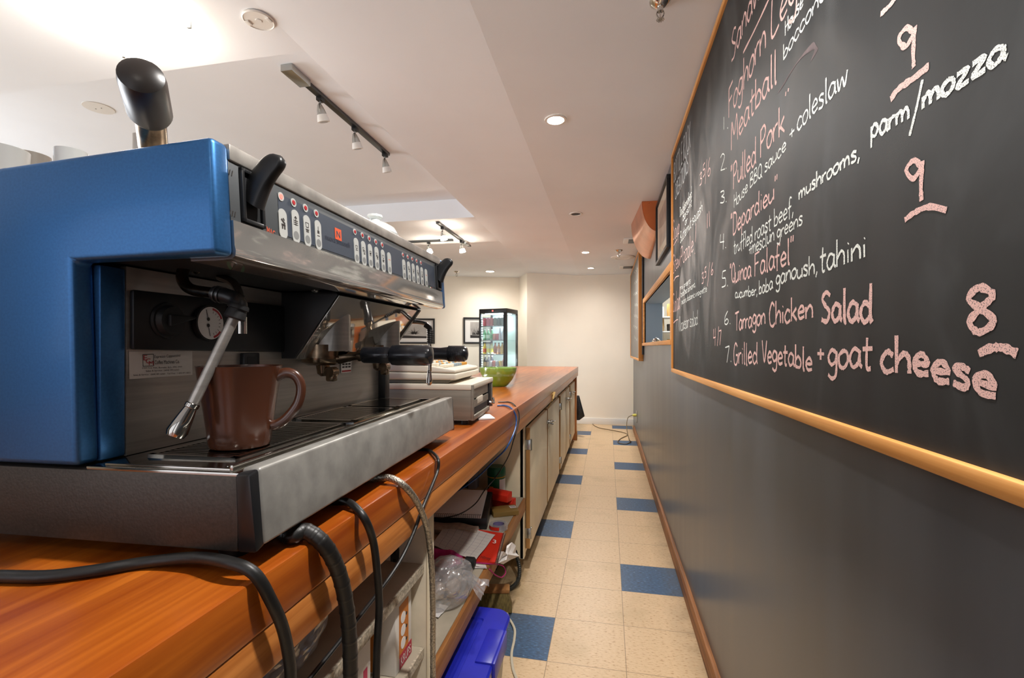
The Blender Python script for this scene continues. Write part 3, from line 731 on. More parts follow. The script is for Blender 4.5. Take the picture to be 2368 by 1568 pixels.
def arc(b, r0, r1, a0, a1, h):
    for k in range(10):
        t0_, t1_ = a0 + (a1 - a0) * k / 10, a0 + (a1 - a0) * (k + 1) / 10
        b.face([b.v(gp(r0, t0_, h)), b.v(gp(r1, t0_, h)), b.v(gp(r1, t1_, h)), b.v(gp(r0, t1_, h))])
b.mi = 1; arc(b, .021, .0245, .35, 1.45, .0003); arc(b, .021, .0245, -1.35, -.6, .0003)
b.mi = 2
def gl(p, q, wd, h=.0005):
    d = Vector((q[0] - p[0], q[1] - p[1])).normalized(); n = Vector((-d.y, d.x)) * wd
    P_ = lambda a, sgn: g0 + ex + Vector((h, a[0] + sgn * n.x, a[1] + sgn * n.y))
    b.face([b.v(P_(p, 1)), b.v(P_(q, 1)), b.v(P_(q, -1)), b.v(P_(p, -1))])
gl((-.006, .006), (-.010, .021), .0006); gl((-.006, -.004), (-.002, -.021), .0006)
for k in range(9): a = -1.3 + k * .33; gl((.016 * math.cos(a), .016 * math.sin(a)), (.0195 * math.cos(a), .0195 * math.sin(a)), .0004)
for z in (.006, -.004):
    b.face([b.v(g0 + ex + Vector((.0007, -.006 + .003 * math.cos(2 * math.pi * k / 12), z + .003 * math.sin(2 * math.pi * k / 12)))) for k in range(12)])
b.build('gauge_dial', [PAPER, REDL, INK], vb, smooth=None, recalc=False)
b = MB(); g1 = BP(.246, .324, .008); 
for k in range(24):
    a0, a1 = 2 * math.pi * k / 24, 2 * math.pi * (k + 1) / 24
    b.face([b.v(g1 + Vector((.0008, r * math.cos(a), r * math.sin(a)))) for r, a in ((.013, a0), (.021, a0), (.021, a1), (.013, a1))])
b.mi = 1; b.face([b.v(g1 + Vector((.0006, .012 * math.cos(2 * math.pi * k / 20), .012 * math.sin(2 * math.pi * k / 20)))) for k in range(20)])
b.build('round_sticker', [GREEN, PAPERG], vb, smooth=None, recalc=False)
b = MB(); b.hexa([BP(.262, .175, .0004), BP(.262, .175, .010), BP(.300, .175, .010), BP(.300, .175, .0004), BP(.262, .250, .0004), BP(.262, .250, .010), BP(.300, .250, .010), BP(.300, .250, .0004)], .002)
b.mi = 1; b.hexa([BP(.269, .182, .010), BP(.269, .182, .0104), BP(.293, .182, .0104), BP(.293, .182, .010), BP(.269, .243, .010), BP(.269, .243, .0104), BP(.293, .243, .0104), BP(.293, .243, .010)]); b.build('sight_box', [BLACKP, BLACKM], em)
# service sticker
def bsp(u, v, h=.0007):
    n = Vector((1, -K, 0)).normalized(); return onpl(BP(0, 0, h), n, u, v)
b = MB(); b.quad(bsp(299, 877), bsp(445, 867), bsp(444.5, 811), bsp(298, 814)); st = b.build('service_sticker', PAPERG, em, smooth=None, recalc=False)
st['label'] = 'white service company sticker'
def btext(s, m, u0, v0, u1, v1, hpx):
    p0, p1 = bsp(u0, v0, .001), bsp(u1, v1, .001); return text(s, m, st, p0, p1 - p0, bsp(u0, v0 - hpx, .001) - p0, 'lettering', .0002)
btext('Espresso Cappuccino', INK, 357, 830.5, 417, 827, 9); btext('Coffee Machines Co.', INK, 357.5, 842.5, 415, 840, 9)
btext('3709 First Ave., Burnaby, B.C.  V5C 3W6', INK, 328, 854.3, 421, 850.5, 4.6); btext('Sales & Service : (604) 291-6363', INK, 337, 861, 414, 857.5, 4.6)
btext('Sales & Service : (604) 291-6363   Toll Free : 1-800-971-8833', INK, 308, 870.5, 440, 864.5, 4.8)
btext('E', REDL, 331.5, 833.5, 340.5, 833, 12); btext('C', REDL, 337, 840.5, 348, 840, 11); btext('M', REDL, 344, 845, 355, 844.5, 10)
b = MB()
for (a, c_, d, e) in ((330, 820, 355, 819), (355, 819, 355.5, 846), (330, 847, 355.5, 846), (330, 820, 331, 847)):
    p, q = bsp(a, c_, .001), bsp(d, e, .001); n = Vector((1, 0, 0)).cross((q - p).normalized()) * .0004
    b.quad(p + n, q + n, q - n, p - n)
b.build('emblem_box', INK, st, smooth=None, recalc=False)
# groups, portafilters in the groups
gxs = lambda y: X(-.192, y) - K * .45
for gi, gy in enumerate((.45, .70)):
    cx_ = gxs(gy)
    b = MB(); b.cyl((cx_, gy, .2655), (cx_, gy, .2385), .046, .046, 28)
    b.build('group_head', BRASS, em)
    b = MB(); rings = []
    for i in range(9):                      # polished chimney cover, cut on the slope
        a = -math.pi / 2 + math.pi * i / 8
        rings.append((a,))
    lo = []; hi = []
    for i in range(17):
        a = -math.pi / 2 + math.pi * i / 16
        px_, py_ = cx_ + .008 + .054 * math.cos(a), gy + .036 * math.sin(a)
        top = .262 + .068 * max(0, math.cos(a)) ** .7
        lo.append(Vector((px_, py_, .252))); hi.append(Vector((px_, py_, top + .005)))
    inner = [Vector((cx_ - .02, p.y, p.z)) for p in hi]
    b.loft([lo, hi, inner], cap=False, closed=False); b.build('group_cover', STEEL, em)
    b = MB(); d = Vector((1, .02 if gi else -.02, -.004)).normalized(); c0 = Vector((cx_, gy, .246))
    b.lathe((cx_, gy, .222), [(.001, 0), (.030, .0), (.041, .006), (.043, .012), (.043, .016)], 28); b.cyl((cx_, gy, .2378), (cx_, gy, .2405), .049, .049, 28)
    q0 = c0 + d * .040 + Vector((0, 0, -.008)); q1 = c0 + d * .098 + Vector((0, 0, -.002))
    b.turned(q0, q1, [(0, .014), (.25, .012), (.6, .009), (.75, .0095), (.78, .0125), (1, .0125)])
    b.turned((cx_ + .002, gy, .224), (cx_ + .004, gy, .198), [(0, .015), (.3, .014), (.75, .013), (1, .006)])
    b.cyl((cx_ + .022, gy - .012, .207), (cx_ + .022, gy + .012, .207), .011, .011, 16); b.box(cx_ + .012, cx_ + .032, gy - .009, gy + .009, .187, .205, .004)
    pf = b.build('portafilter', BRASS, em)
    b = MB(); h0, h1 = q1 - d * .002, q1 + d * .150
    if gi == 0: pr_ = [(0, .0165), (.02, .0175), (.37, .0172), (.395, .0155), (.41, .0158), (.43, .0205), (.50, .0215), (.93, .0215), (.98, .018), (1, .006)]
    else: pr_ = [(0, .0165), (.02, .0175), (.40, .0165), (.52, .0158), (.72, .0195), (.93, .0205), (.98, .016), (1, .006)]
    b.turned(h0, h1, pr_, 28)
    if gi:
        for k in range(16): b.turned(h0.lerp(h1, .66 + k * .018), h0.lerp(h1, .672 + k * .018), [(0, .0195), (.5, .0212), (1, .0195)], 28)
    b.build('portafilter_handle', BAKE, pf)
# rating plate
b = MB(); b.quad(BP(.585, .197, .0035), BP(.632, .197, .0035), BP(.632, .245, .0035), BP(.585, .245, .0035)); b.mi = 1; b.quad(BP(.588, .199, .004), BP(.630, .199, .004), BP(.630, .203, .004), BP(.588, .203, .004)); b.mi = 2
for r_ in range(5):
    for c_ in range(3): b.quad(*[BP(.589 + c_ * .014 + a, .209 + r_ * .007 + z, .004) for a, z in ((0, 0), (.011, 0), (.011, .004), (0, .004))])
b.build('rating_plate', [PAPER, REDL, INK], em, smooth=None, recalc=False)
# first steam wand: pipe from under the hood, knuckle, arm and nozzle
pA = mon(1, .120, 436, 603); pB = mon(1, .105, 421, 640); pC = mon(1, .100, 440, 668); pD = mon(1, .095, 493, 678); pE = mon(1, .095, 525, 685); pF = mon(1, .095, 546, 694); pG = mon(1, .092, 553, 706)
top = Vector((pA.x - .004, pA.y + .02, .376))
sw = MB(); sw.tube([top, pA, pB, pC, pD, pE], .0078, 14, 8); swo = sw.build('steam_wand', BRASS, em)
b = MB(); b.tube([pD.lerp(pE, .1), pE, pF, pG, mon(1, .090, 549, 728)], .0105, 14, 6); b.build('knuckle', BLACKP, swo)
for a, c_ in ((pD.lerp(pE, .30), pD.lerp(pE, .42)), (pD.lerp(pE, .6), pD.lerp(pE, .72))):
    b = MB(); b.cyl(a, c_, .0118, .0118, 18); b.build('knuckle_ring', STEELDARK, swo)
k0, k1 = mon(1, .092, 554, 704), mon(1, .088, 541, 738)
b = MB(); b.turned(k0, k1, [(0, .0115), (.1, .013), (.3, .0135), (.34, .0115), (.5, .0125), (.9, .0135), (1, .0118)]); b.build('collar', BLACKM, swo)
w0, w1 = mon(1, .088, 545, 728), mon(1, .052, 443, 940)
b = MB(); b.cyl(w0, w1, .0068, .0068, 18); b.build('wand_tube', STEEL, swo)
n0, n1 = mon(1, .0535, 447, 932), mon(1, .040, 402, 1012)
b = MB(); b.turned(n0, n1, [(0, .0072), (.02, .0085), (.12, .0085), (.14, .0075), (.5, .0105), (.82, .0125), (.95, .0105), (1, .003)]); b.build('nozzle', STEELM, swo)
# hot water tap
b = MB(); b.tube([mon(1, .17, 508, 640), mon(1, .165, 540, 655), mon(1, .16, 556, 690), mon(1, .16, 559, 735)], .0062, 12, 8); b.tube([mon(1, .16, 559, 733), mon(1, .16, 559, 772)], .0075, 14, smooth=False); b.build('hot_water_spout', STEELM, em)
b = MB(); sp = mon(1, .366, 724, 667); b.cyl((sp.x, .3718, sp.z), (sp.x, .3675, sp.z), .009, .007, 16); b.cyl((sp.x, .3675, sp.z), (sp.x, .3655, sp.z), .005, .004, 12); b.build('screw', ZINC, em)
# second steam wand at the far end
q = [mon(1, .80, 944, 744), mon(1, .80, 968, 745), mon(1, .80, 988, 752), mon(1, .80, 993, 775)]
b = MB(); b.tube(q, .0062, 12, 8); b.tube([q[-1], mon(1, .80, 994, 815), mon(1, .80, 994, 858)], .0052, 12); s2 = b.build('steam_wand', STEELM, em)
b = MB(); b.tube([mon(1, .80, 984, 751), mon(1, .80, 994, 762), mon(1, .80, 995, 795)], .0082, 12, 8)
for k in range(6): b.turned(mon(1, .80, 994.5, 763 + 5 * k), mon(1, .80, 994.5, 766 + 5 * k), [(0, .0082), (.5, .0095), (1, .0082)], 12)
b.build('rubber_grip', RUBBER, s2)
b = MB(); b.turned(mon(1, .80, 993, 856), mon(1, .80, 992.5, 891), [(0, .0055), (.05, .0062), (.25, .006), (.6, .0082), (.85, .0085), (1, .004)]); b.build('nozzle', CHROME, s2)

# ------------------------------------------------------------------ things on and around the machine
def W(p): return MM @ Vector(p)
mg = W((-.122, .122, .1190))
t = thing('coffee_mug', 'brown glazed mug standing on the drip tray under the steam wand', 'mug', mg); o_ = (0, 0, 0)
b = MB(); b.lathe((0, 0, 0), [(.001, .006), (.030, .006), (.0335, .0), (.038, .001), (.040, .006), (.0415, .022), (.0465, .060), (.0545, .113), (.0552, .1145), (.0525, .1145), (.0518, .112), (.0445, .060), (.039, .02), (.034, .012), (.001, .011)], 40); b.build('body', MUG, t)
hd = Vector((math.cos(YAW + .12), math.sin(YAW + .12), 0)); 
b = MB(); hz = [(.048, .098), (.062, .104), (.076, .099), (.083, .083), (.079, .060), (.065, .040), (.052, .030), (.0425, .028)]
b.tube([hd * r + Vector((0, 0, z)) for r, z in hz], lambda f: .0046 + .001 * abs(f - .5), 12, 7, flat=1.5); b.build('handle', MUG, t)
# portafilter lying on the cup warmer, its handle leaning out over the blue panel
n0, n1, n2 = mon(1, .060, 354, 336), mon(1, .030, 347, 262), mon(1, -.025, 324, 165)
t = thing('portafilter', 'spare portafilter lying on top of the machine, black handle leaning out over the blue panel', 'portafilter', W((n0.x, .16, .48)), MY); o_ = (n0.x, .16, .48)
b = MB(o_); ax = (n2 - n1).normalized(); q = n0 - (n1 - n0).normalized() * .06
b.turned(q, n1 + (n1 - n0) * .4, [(0, .012), (.3, .0165), (.7, .0165), (1, .0160)]); b.lathe((q.x - .01, q.y + .045, .4845), [(.001, 0), (.032, 0), (.036, .006), (.036, .03), (.033, .03), (.03, .006), (.001, .005)], 24); b.build('filter_holder', BRASS, t)
b = MB(o_); b.turned(n1 - ax * .006, n2, [(0, .0175), (.02, .0215), (.10, .0240), (.80, .0240), (.92, .0225), (.98, .015), (1, .004)], 28); b.build('handle', M('worn black grip', '#2a2522', .34), t)
b = MB(o_); sp = mon(1, .10, 320, 319); b.box(sp.x - .005, sp.x + .004, .095, .10, .4835, sp.z + .006, .001); b.cyl((sp.x, .0975, .4835), (sp.x, .0975, .4765), .004); b.build('spout', CHROME, t)
def cup(u, v, y, r, h, label, mat=PORC, flare=1.0):
    p = mon(1, y, u, v); zt = .4877 - .034 * (-(p.x) - .09)
    zz = max(h, p.z - zt)
    t_ = thing('espresso_cup', label, 'cup', W((p.x, y, zt + .001)), MY, 'cups on the cup warmer')
    b = MB(); b.lathe((0, 0, 0), [(.001, .003), (r * .55, .001), (r * .62, .004), (r * .9, zz * .5), (r, zz), (r * .95, zz), (r * .84, zz * .5), (.001, .008)], 28); b.build('body', mat, t_)
    return t_
cup(4, 346, .30, .042, .07, 'white china cup at the left edge of the picture on top of the machine')
cup(70, 360, .41, .036, .06, 'glass-grey cup next to the white china cup on top of the machine', M('smoky porcelain', '#b3aca2', .2))
cup(164, 351, .30, .026, .06, 'small white cup nearest the spare portafilter on top of the machine')
lp = mon(1, .57, 867, 498)
t = thing('lidded_jar', 'pale porcelain lidded jar with a round knob on the far top of the machine', 'jar', W((lp.x, .57, .4885 + .0344 * (lp.x + .066))), MY)
zt = lp.z - .4885 - .0344 * (lp.x + .066)
b = MB(); b.lathe((0, 0, 0), [(.001, .002), (.036, .0), (.050, zt * .25), (.052, zt * .4), (.050, zt * .46)], 32); b.build('body', PORC, t)
b = MB(); b.lathe((0, 0, 0), [(.053, zt * .45), (.054, zt * .5), (.046, zt * .66), (.028, zt * .78), (.013, zt * .82), (.012, zt * .88), (.0185, zt * .94), (.017, zt), (.001, zt * 1.005)], 32); b.build('lid', PORC, t)

# ================================================================== CHALKBOARD
BXP = .372                                # face of the slate
def bd(u, v, lift=0): p = on(0, BXP - lift, u, v); return p
y_far = on(0, BXP, 1557, 600).y; zb = on(0, BXP, 1800, 930).z; zt = 2.325
cb = thing('chalkboard', 'large wood framed menu chalkboard on the grey wall, filled with pink and white handwriting', 'chalkboard', (WX, 1.3, zb)); o_ = (WX, 1.3, zb)
YN = -.35
b = MB(o_); b.box(BXP, WX - .001, YN, y_far, zb, zt); b.build('slate', SLATE, cb)
b = MB(o_); b.box(BXP - .010, WX - .0008, YN - .02, y_far + .022, zb - .022, zb + .0, .003); b.build('frame_rail', FRAMEW, cb)
b = MB(o_); b.box(BXP - .010, WX - .0008, YN - .02, y_far + .022, zt, zt + .022, .003); b.build('frame_rail', FRAMEW, cb)
b = MB(o_); b.box(BXP - .010, WX - .0008, y_far, y_far + .022, zb, zt, .003); b.build('frame_stile', FRAMEWZ, cb)
b = MB(o_); b.box(BXP - .010, WX - .0008, YN - .02, YN, zb, zt, .003); b.build('frame_stile', FRAMEWZ, cb)
G = {'a': '50 40 46 20 54 4 26 16 0 36 14 42 50|42 50 42 12 50 2', 'b': '48 6 100 6 0|6 30 24 50 42 30 34 4 6 4', 'c': '44 40 44 22 54 4 26 18 0 42 8', 'd': '50 38 40 20 52 4 26 18 0 38 14|42 100 40 20 46 0',
     'e': '46 6 26 40 32 26 54 6 30 16 2 42 8', 'f': '36 36 92 22 98 16 70 16 -10|2 50 32 52', 'g': '48 40 46 20 54 5 30 18 8 38 20 42 50 40 -20 22 -36 4 -24', 'h': '48 6 100 6 0|6 26 26 52 40 40 42 0',
     'i': '22 10 50 11 2|11 70 13 74', 'k': '44 6 100 6 0|38 52 8 24|14 30 40 0', 'l': '22 10 100 10 6 18 0', 'm': '70 5 50 6 0|6 28 22 52 32 38 33 0|33 28 48 52 60 38 62 0', 'n': '48 5 50 6 0|6 28 26 52 40 38 42 0',
     'o': '46 24 52 5 36 8 6 26 0 42 22 38 46 24 52', 'p': '48 6 50 4 -38|6 30 24 54 42 32 28 4 6 10', 'q': '48 40 46 20 54 5 28 18 6 38 18|42 50 40 -38', 'r': '36 5 50 6 0|6 28 18 46 34 48', 's': '40 36 46 18 54 8 40 32 20 26 0 4 4',
     't': '38 18 88 16 8 30 2|2 56 36 58', 'u': '48 5 50 6 12 20 0 38 14|42 50 42 0', 'v': '44 4 50 20 0 40 52', 'w': '62 4 50 14 0 30 40 44 0 58 52', 'x': '44 4 50 40 0|40 50 4 0', 'y': '46 5 50 20 14|42 52 14 -36', 'z': '46 6 50 40 50 6 2 42 2',
     'S': '56 50 88 30 102 10 82 26 56 46 34 34 2 6 8', 'F': '56 10 98 8 0|8 98 50 102|8 54 42 58', 'L': '52 10 100 8 2 50 4', 'M': '76 6 0 12 98 36 40 60 100 68 0', 'H': '54 8 98 8 0|46 98 46 0|8 50 46 52', 'P': '54 10 96 8 0|8 94 36 100 48 76 34 54 8 50',
     'B': '54 10 98 8 0|8 96 38 98 42 68 10 54 46 40 44 8 8 2', 'Q': '60 30 98 8 70 10 20 34 2 52 30 48 80 30 98|36 24 58 -8', 'D': '58 10 98 8 0|8 98 44 86 52 40 36 6 8 0', 'C': '54 48 84 28 100 8 60 14 12 36 0 52 12', 'T': '56 30 98 28 0|2 96 56 100',
     'G': '60 50 84 28 100 8 60 14 10 36 0 52 20 52 44 34 44', 'V': '54 4 98 26 0 50 98', 'R': '54 10 98 8 0|8 96 40 96 44 66 10 52|14 52 48 0', 'O': '56 28 98 6 60 12 6 34 0 52 40 44 90 28 98', 'K': '52 8 98 8 0|46 98 10 46|14 50 50 0', 'E': '48 10 98 8 0|8 98 44 98|8 50 38 52|8 2 46 2', 'I': '20 10 98 10 0', 'N': '56 8 0 8 98|8 98 46 0|46 0 46 98', 'A': '54 4 0 28 98|28 98 50 0|12 36 44 36',
     '1': '22 10 98 10 0', '2': '46 6 80 24 100 40 78 8 2|8 2 44 4', '3': '44 6 92 30 98 34 72 14 54|14 54 38 36 30 2 4 6', '4': '46 10 96 6 48|6 48 40 46|36 96 32 0', '5': '46 40 98 14 96|14 96 10 58 36 50 36 8 6 2', '6': '46 34 100 12 60 8 14 26 0 40 20 28 42 10 26',
     '7': '46 6 94 40 96|40 96 20 0', '8': '46 26 52 6 74 24 98 44 80 26 52 8 24 24 0 46 22 26 52', '9': '46 38 80 24 98 8 76 22 54 38 80|40 96 37 40 38 0', '.': '16 6 3 9 0', ',': '18 12 10 4 -18', '+': '44 22 60 22 6|2 34 42 36', '/': '36 30 104 6 -20', '"': '26 6 104 4 80|18 104 16 80', '|': '22 10 100 10 0', '!': '20 12 104 8 30|9 6 9 0', "'": '14 8 100 4 82', '-': '40 2 40 38 44', ' ': '26', '(': '26 22 104 4 50 20 -6', ')': '26 6 104 22 50 6 -6'}
LIFT = [0]
def ribbon(b, P, wd, lift):
    P = [Vector(p) for p in P]; m = len(P); prev = None; LIFT[0] = (LIFT[0] + 1) % 7; lift = .00035 + LIFT[0] * .00002
    for i in range(m):
        t = (P[min(i + 1, m - 1)] - P[max(i - 1, 0)])
        if t.length < 1e-6: t = Vector((0, -1, 0))
        n = Vector((0, -t.z, t.y)).normalized() * wd * .45 * random.uniform(.75, 1.2)
        o = Vector((-lift - .000003 * i, 0, 0)); cur = (b.v(P[i] + n + o), b.v(P[i] - n + o))
        if prev: b.face((prev[0], prev[1], cur[1], cur[0]))
        prev = cur
def write(s, pts, hpx, mat, wd=.005, jit=.04, slant=.0):
    """handwriting along a baseline traced through pts on the slate; hpx = capital height at each end"""
    base = [bd(*p) for p in pts]; hs = []
    for (u, v), h in ((pts[0], hpx[0]), (pts[-1], hpx[1])): hs.append(bd(u, v - h).z - bd(u, v).z)
    L = [0]
    for a, c_ in zip(base, base[1:]): L.append(L[-1] + (c_ - a).length)
    def at_(f):
        d = f * L[-1]
        for i in range(len(L) - 1):
            if d <= L[i + 1] or i == len(L) - 2:
                k = (d - L[i]) / (L[i + 1] - L[i]); return base[i] + (base[i + 1] - base[i]) * k
    gl = [G[c_].split('|') for c_ in s]; adv = [int(g[0].split()[0]) for g in gl]; tot = sum(adv)
    b = MB((WX, 1.3, zb)); x = 0
    for ch, g, a in zip(s, gl, adv):
        dy = random.uniform(-jit, jit)
        for si, st_ in enumerate(g):
            n = list(map(int, st_.split()));
            if si == 0: n = n[1:]
            if len(n) < 4: continue
            P = [Vector((n[i], n[i + 1], 0)) for i in range(0, len(n), 2)]
            out = []
            for p in catmull(P, 6):
                f = max(0, (x + p.x) / tot); q = at_(min(f, 1)); h = hs[0] + (hs[1] - hs[0]) * f
                out.append(q + Vector((0, -slant * p.y / 100 * h, (p.y / 100 + dy) * h)))
            ribbon(b, out, wd, .0006)
        x += a
    return b.build('handwriting', mat, cb, smooth=None, recalc=False)
def stroke(pts, mat, wd, lift=.0006):
    b = MB((WX, 1.3, zb)); ribbon(b, catmull([bd(*p) for p in pts], 6), wd, lift); return b.build('chalk_mark', mat, cb, smooth=None, recalc=False)
P_, W_ = CHPINK, CHWHITE
write('Sandwiches', [(1691, 148), (1720, 75), (1750, 8), (1840, -190)], (62, 110), P_, .0085)
stroke([(1719, 122), (1745, 70), (1772, 12), (1800, -50)], P_, .008)
write('Foghorn Leghorn', [(1684, 274), (1722, 205), (1752, 142), (1808, 52), (1960, -190)], (66, 120), P_, .0078)
write('House made sauce', [(1815, 84), (1862, 4), (1990, -210)], (34, 60), W_, .0048)
write('bocconcini', [(1811, 142), (1850, 80), (1890, 20), (1950, -70)], (36, 52), W_, .0048)
write('Meatball', [(1690, 350), (1722, 296), (1752, 248), (1798, 186)], (62, 78), P_, .0078)
write('"Pulled Pork', [(1690, 442), (1740, 388), (1775, 346), (1816, 300)], (58, 70), P_, .0072)
stroke([(1824, 204), (1823, 212)], P_, .006); stroke([(1818, 212), (1817, 222)], P_, .006)
write('House BBQ sauce', [(1697, 481), (1740, 430), (1780, 388), (1819, 346)], (31, 36), W_, .0044)
write('+', [(1826, 325), (1838, 312)], (36, 36), W_, .0046)
write('coleslaw', [(1843, 305), (1890, 256), (1930, 218), (1962, 190)], (52, 62), W_, .0050)
write('"Depardieu"', [(1690, 548), (1735, 508), (1778, 474), (1800, 452)], (52, 50), P_, .0066)
write('truffled roast beef,', [(1697, 588), (1745, 556), (1790, 526), (1836, 494)], (34, 46), W_, .0044)
write('mushrooms,', [(1847, 462), (1895, 428), (1940, 398), (1990, 366)], (34, 44), W_, .0050)
write('parm', [(2014, 322), (2060, 298), (2106, 274)], (56, 54), W_, .0058)
stroke([(2134, 184), (2120, 250), (2104, 314)], W_, .0056)
write('mozza', [(2132, 252), (2190, 216), (2260, 174), (2330, 132)], (56, 66), W_, .0068)
write('+mesclun greens', [(1732, 592), (1780, 562), (1820, 540), (1857, 516)], (36, 38), W_, .0042)
write('"Quinoa', [(1688, 658), (1738, 640)], (46, 48), P_, .0064)
write('Falafel"', [(1744, 640), (1790, 622), (1838, 604)], (52, 60), P_, .0066)
write('cucumber,', [(1700, 690), (1730, 685), (1752, 682)], (23, 26), W_, .0042)
write('baba', [(1755, 682), (1772, 675), (1788, 668)], (32, 34), W_, .0046)
write('ganoush,', [(1794, 660), (1840, 644), (1892, 630)], (40, 46), W_, .0052)
write('tahini', [(1896, 632), (1950, 612), (2006, 594)], (64, 62), W_, .0056)
write('Tarragon', [(1700, 766), (1735, 756), (1771, 748)], (42, 46), P_, .0066)
write('Chicken', [(1778, 756), (1830, 742), (1882, 732)], (54, 56), P_, .0072)
write('Salad', [(1898, 742), (1950, 742), (2020, 744)], (64, 92), P_, .0096)
write('Grilled', [(1696, 843), (1725, 842), (1753, 841)], (50, 50), P_, .0066)
write('Vegetable', [(1762, 838), (1820, 844), (1880, 860)], (50, 54), P_, .0070)
write('+', [(1890, 834), (1907, 836)], (48, 48), P_, .0070)
write('goat', [(1914, 846), (1965, 848), (2020, 852)], (72, 84), P_, .0078)
write('cheese', [(2036, 858), (2110, 862), (2190, 884), (2250, 902), (2310, 926)], (86, 90), P_, .0088)
write('9', [(2070, 166), (2124, 152)], (98, 98), P_, .0085); stroke([(2060, 230), (2080, 204), (2112, 182), (2149, 152)], P_, .0105)
stroke([(2037, 33), (2055, 16), (2072, -4)], P_, .008)
write('9', [(2088, 468), (2142, 464)], (98, 96), P_, .0085); stroke([(2093, 509), (2115, 492), (2150, 478), (2190, 486)], P_, .009)
write('8', [(2232, 774), (2300, 768)], (108, 104), P_, .0095); stroke([(2264, 818), (2290, 806), (2320, 804), (2353, 818)], P_, .0105)
for s_, u, v, h in (('1.', 1670, 300, 30), ('2.', 1665, 395, 38), ('3.', 1665, 471, 28), ('4.', 1664, 578, 38), ('5.', 1668, 664, 38), ('6.', 1674, 752, 30), ('7.', 1676, 840, 38)):
    write(s_, [(u, v), (u + 17, v - 5)], (h, h), W_, .0046)
write('BOTTLE ROCK', [(1558, 425), (1575, 382), (1597, 340)], (42, 62), CHGREY, .009); write('CREATIONS', [(1561, 462), (1575, 436), (1592, 392)], (34, 44), CHGREY, .009)
write('3', [(1618, 432), (1624, 422)], (27, 27), P_, .0052); write('5', [(1625, 412), (1631, 402)], (28, 28), P_, .0052); write('/6', [(1630, 418), (1644, 402)], (44, 40), P_, .0050)
write('Doublesmoked', [(1572, 502), (1584, 484), (1600, 456)], (22, 26), W_, .0042); write('Borscht', [(1579, 512), (1590, 494), (1600, 474)], (18, 20), W_, .0040); write('or', [(1584, 522), (1590, 514)], (18, 18), W_, .0040)
write('Butternut squash', [(1573, 564), (1595, 530), (1625, 488)], (26, 28), W_, .0042)
write('Soup', [(1556, 556), (1564, 548), (1572, 538)], (44, 44), P_, .0052); stroke([(1558, 568), (1562, 560), (1566, 553)], P_, .005)
write('Stew', [(1556, 634), (1566, 622), (1573, 612)], (42, 40), P_, .0050); write('Pozole', [(1574, 616), (1588, 600), (1604, 580)], (44, 46), P_, .0050)
stroke([(1610, 517), (1609, 540), (1608, 560)], P_, .005); stroke([(1607, 584), (1607, 588)], P_, .006); stroke([(1558, 650), (1563, 641), (1570, 638)], P_, .006)
stroke([(1636, 494), (1636, 528)], P_, .0055); stroke([(1640, 488), (1641, 524)], P_, .0055)
write('3', [(1623, 657), (1628, 652)], (25, 25), P_, .0050); write('5', [(1629, 645), (1634, 640)], (24, 24), P_, .0050); write('/', [(1635, 656), (1643, 650)], (42, 42), P_, .0050); write('6', [(1644, 638), (1650, 632)], (27, 27), P_, .0050)
write('Salad', [(1556, 722), (1564, 718), (1573, 714)], (40, 52), P_, .0052); stroke([(1558, 747), (1563, 741), (1568, 739)], P_, .006)
write('mix greens', [(1573, 672), (1584, 664), (1597, 654)], (15, 16), W_, .0034); write('toasted almond,', [(1574, 688), (1590, 676), (1609, 662)], (15, 16), W_, .0034); write('pecans, balsamic vinaigrette', [(1576, 704), (1605, 688), (1635, 674)], (14, 16), W_, .0032)
write('(1)caesar salad', [(1570, 766), (1590, 758), (1614, 750)], (32, 34), W_, .0038)
write('4', [(1649, 804), (1656, 800)], (42, 42), P_, .0054); stroke([(1662, 755), (1661, 780), (1659, 800)], P_, .0052); write('7', [(1662, 800), (1669, 796)], (36, 34), P_, .0054)
# patches of chalk dust and painted sheen left by the duster around the left-hand column, plus sheen painted in toward the far end
DUST_SHEEN = M('chalk dust and painted sheen', '#a39d98', .95); nt = DUST_SHEEN.node_tree; bs_ = nt.nodes['Principled BSDF']; tc = nt.nodes.new('ShaderNodeTexCoord')
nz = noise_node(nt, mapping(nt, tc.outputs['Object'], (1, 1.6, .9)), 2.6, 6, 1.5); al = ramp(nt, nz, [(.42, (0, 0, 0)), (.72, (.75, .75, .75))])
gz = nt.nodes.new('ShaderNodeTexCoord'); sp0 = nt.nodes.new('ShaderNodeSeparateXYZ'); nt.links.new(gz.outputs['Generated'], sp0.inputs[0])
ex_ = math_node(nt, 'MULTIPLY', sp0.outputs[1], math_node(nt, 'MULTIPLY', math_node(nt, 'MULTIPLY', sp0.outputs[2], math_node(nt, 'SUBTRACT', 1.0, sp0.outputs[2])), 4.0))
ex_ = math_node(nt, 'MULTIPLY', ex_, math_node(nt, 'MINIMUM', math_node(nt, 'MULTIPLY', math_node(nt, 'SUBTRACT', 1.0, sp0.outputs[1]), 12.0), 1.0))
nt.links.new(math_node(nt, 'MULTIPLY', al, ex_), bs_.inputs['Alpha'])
b = MB((WX, 1.3, zb)); b.quad((BXP - .0003, .6, zb + .02), (BXP - .0003, .6, zt - .02), (BXP - .0003, y_far - .005, zt - .02), (BXP - .0003, y_far - .005, zb + .02)); b.build('chalk_dust_and_sheen', DUST_SHEEN, cb, smooth=None, recalc=False)
# wiped streaks of pink chalk
for k in range(9):
    f = k / 9
    stroke([(1800 + 12 * f, 215 - 18 * f), (1840 + 12 * f, 150 - 16 * f), (1880 + 12 * f, 100 + 12 * f), (1886 - 12 * f, 118 + 26 * f)], CHSMEAR, .0028, .0005)

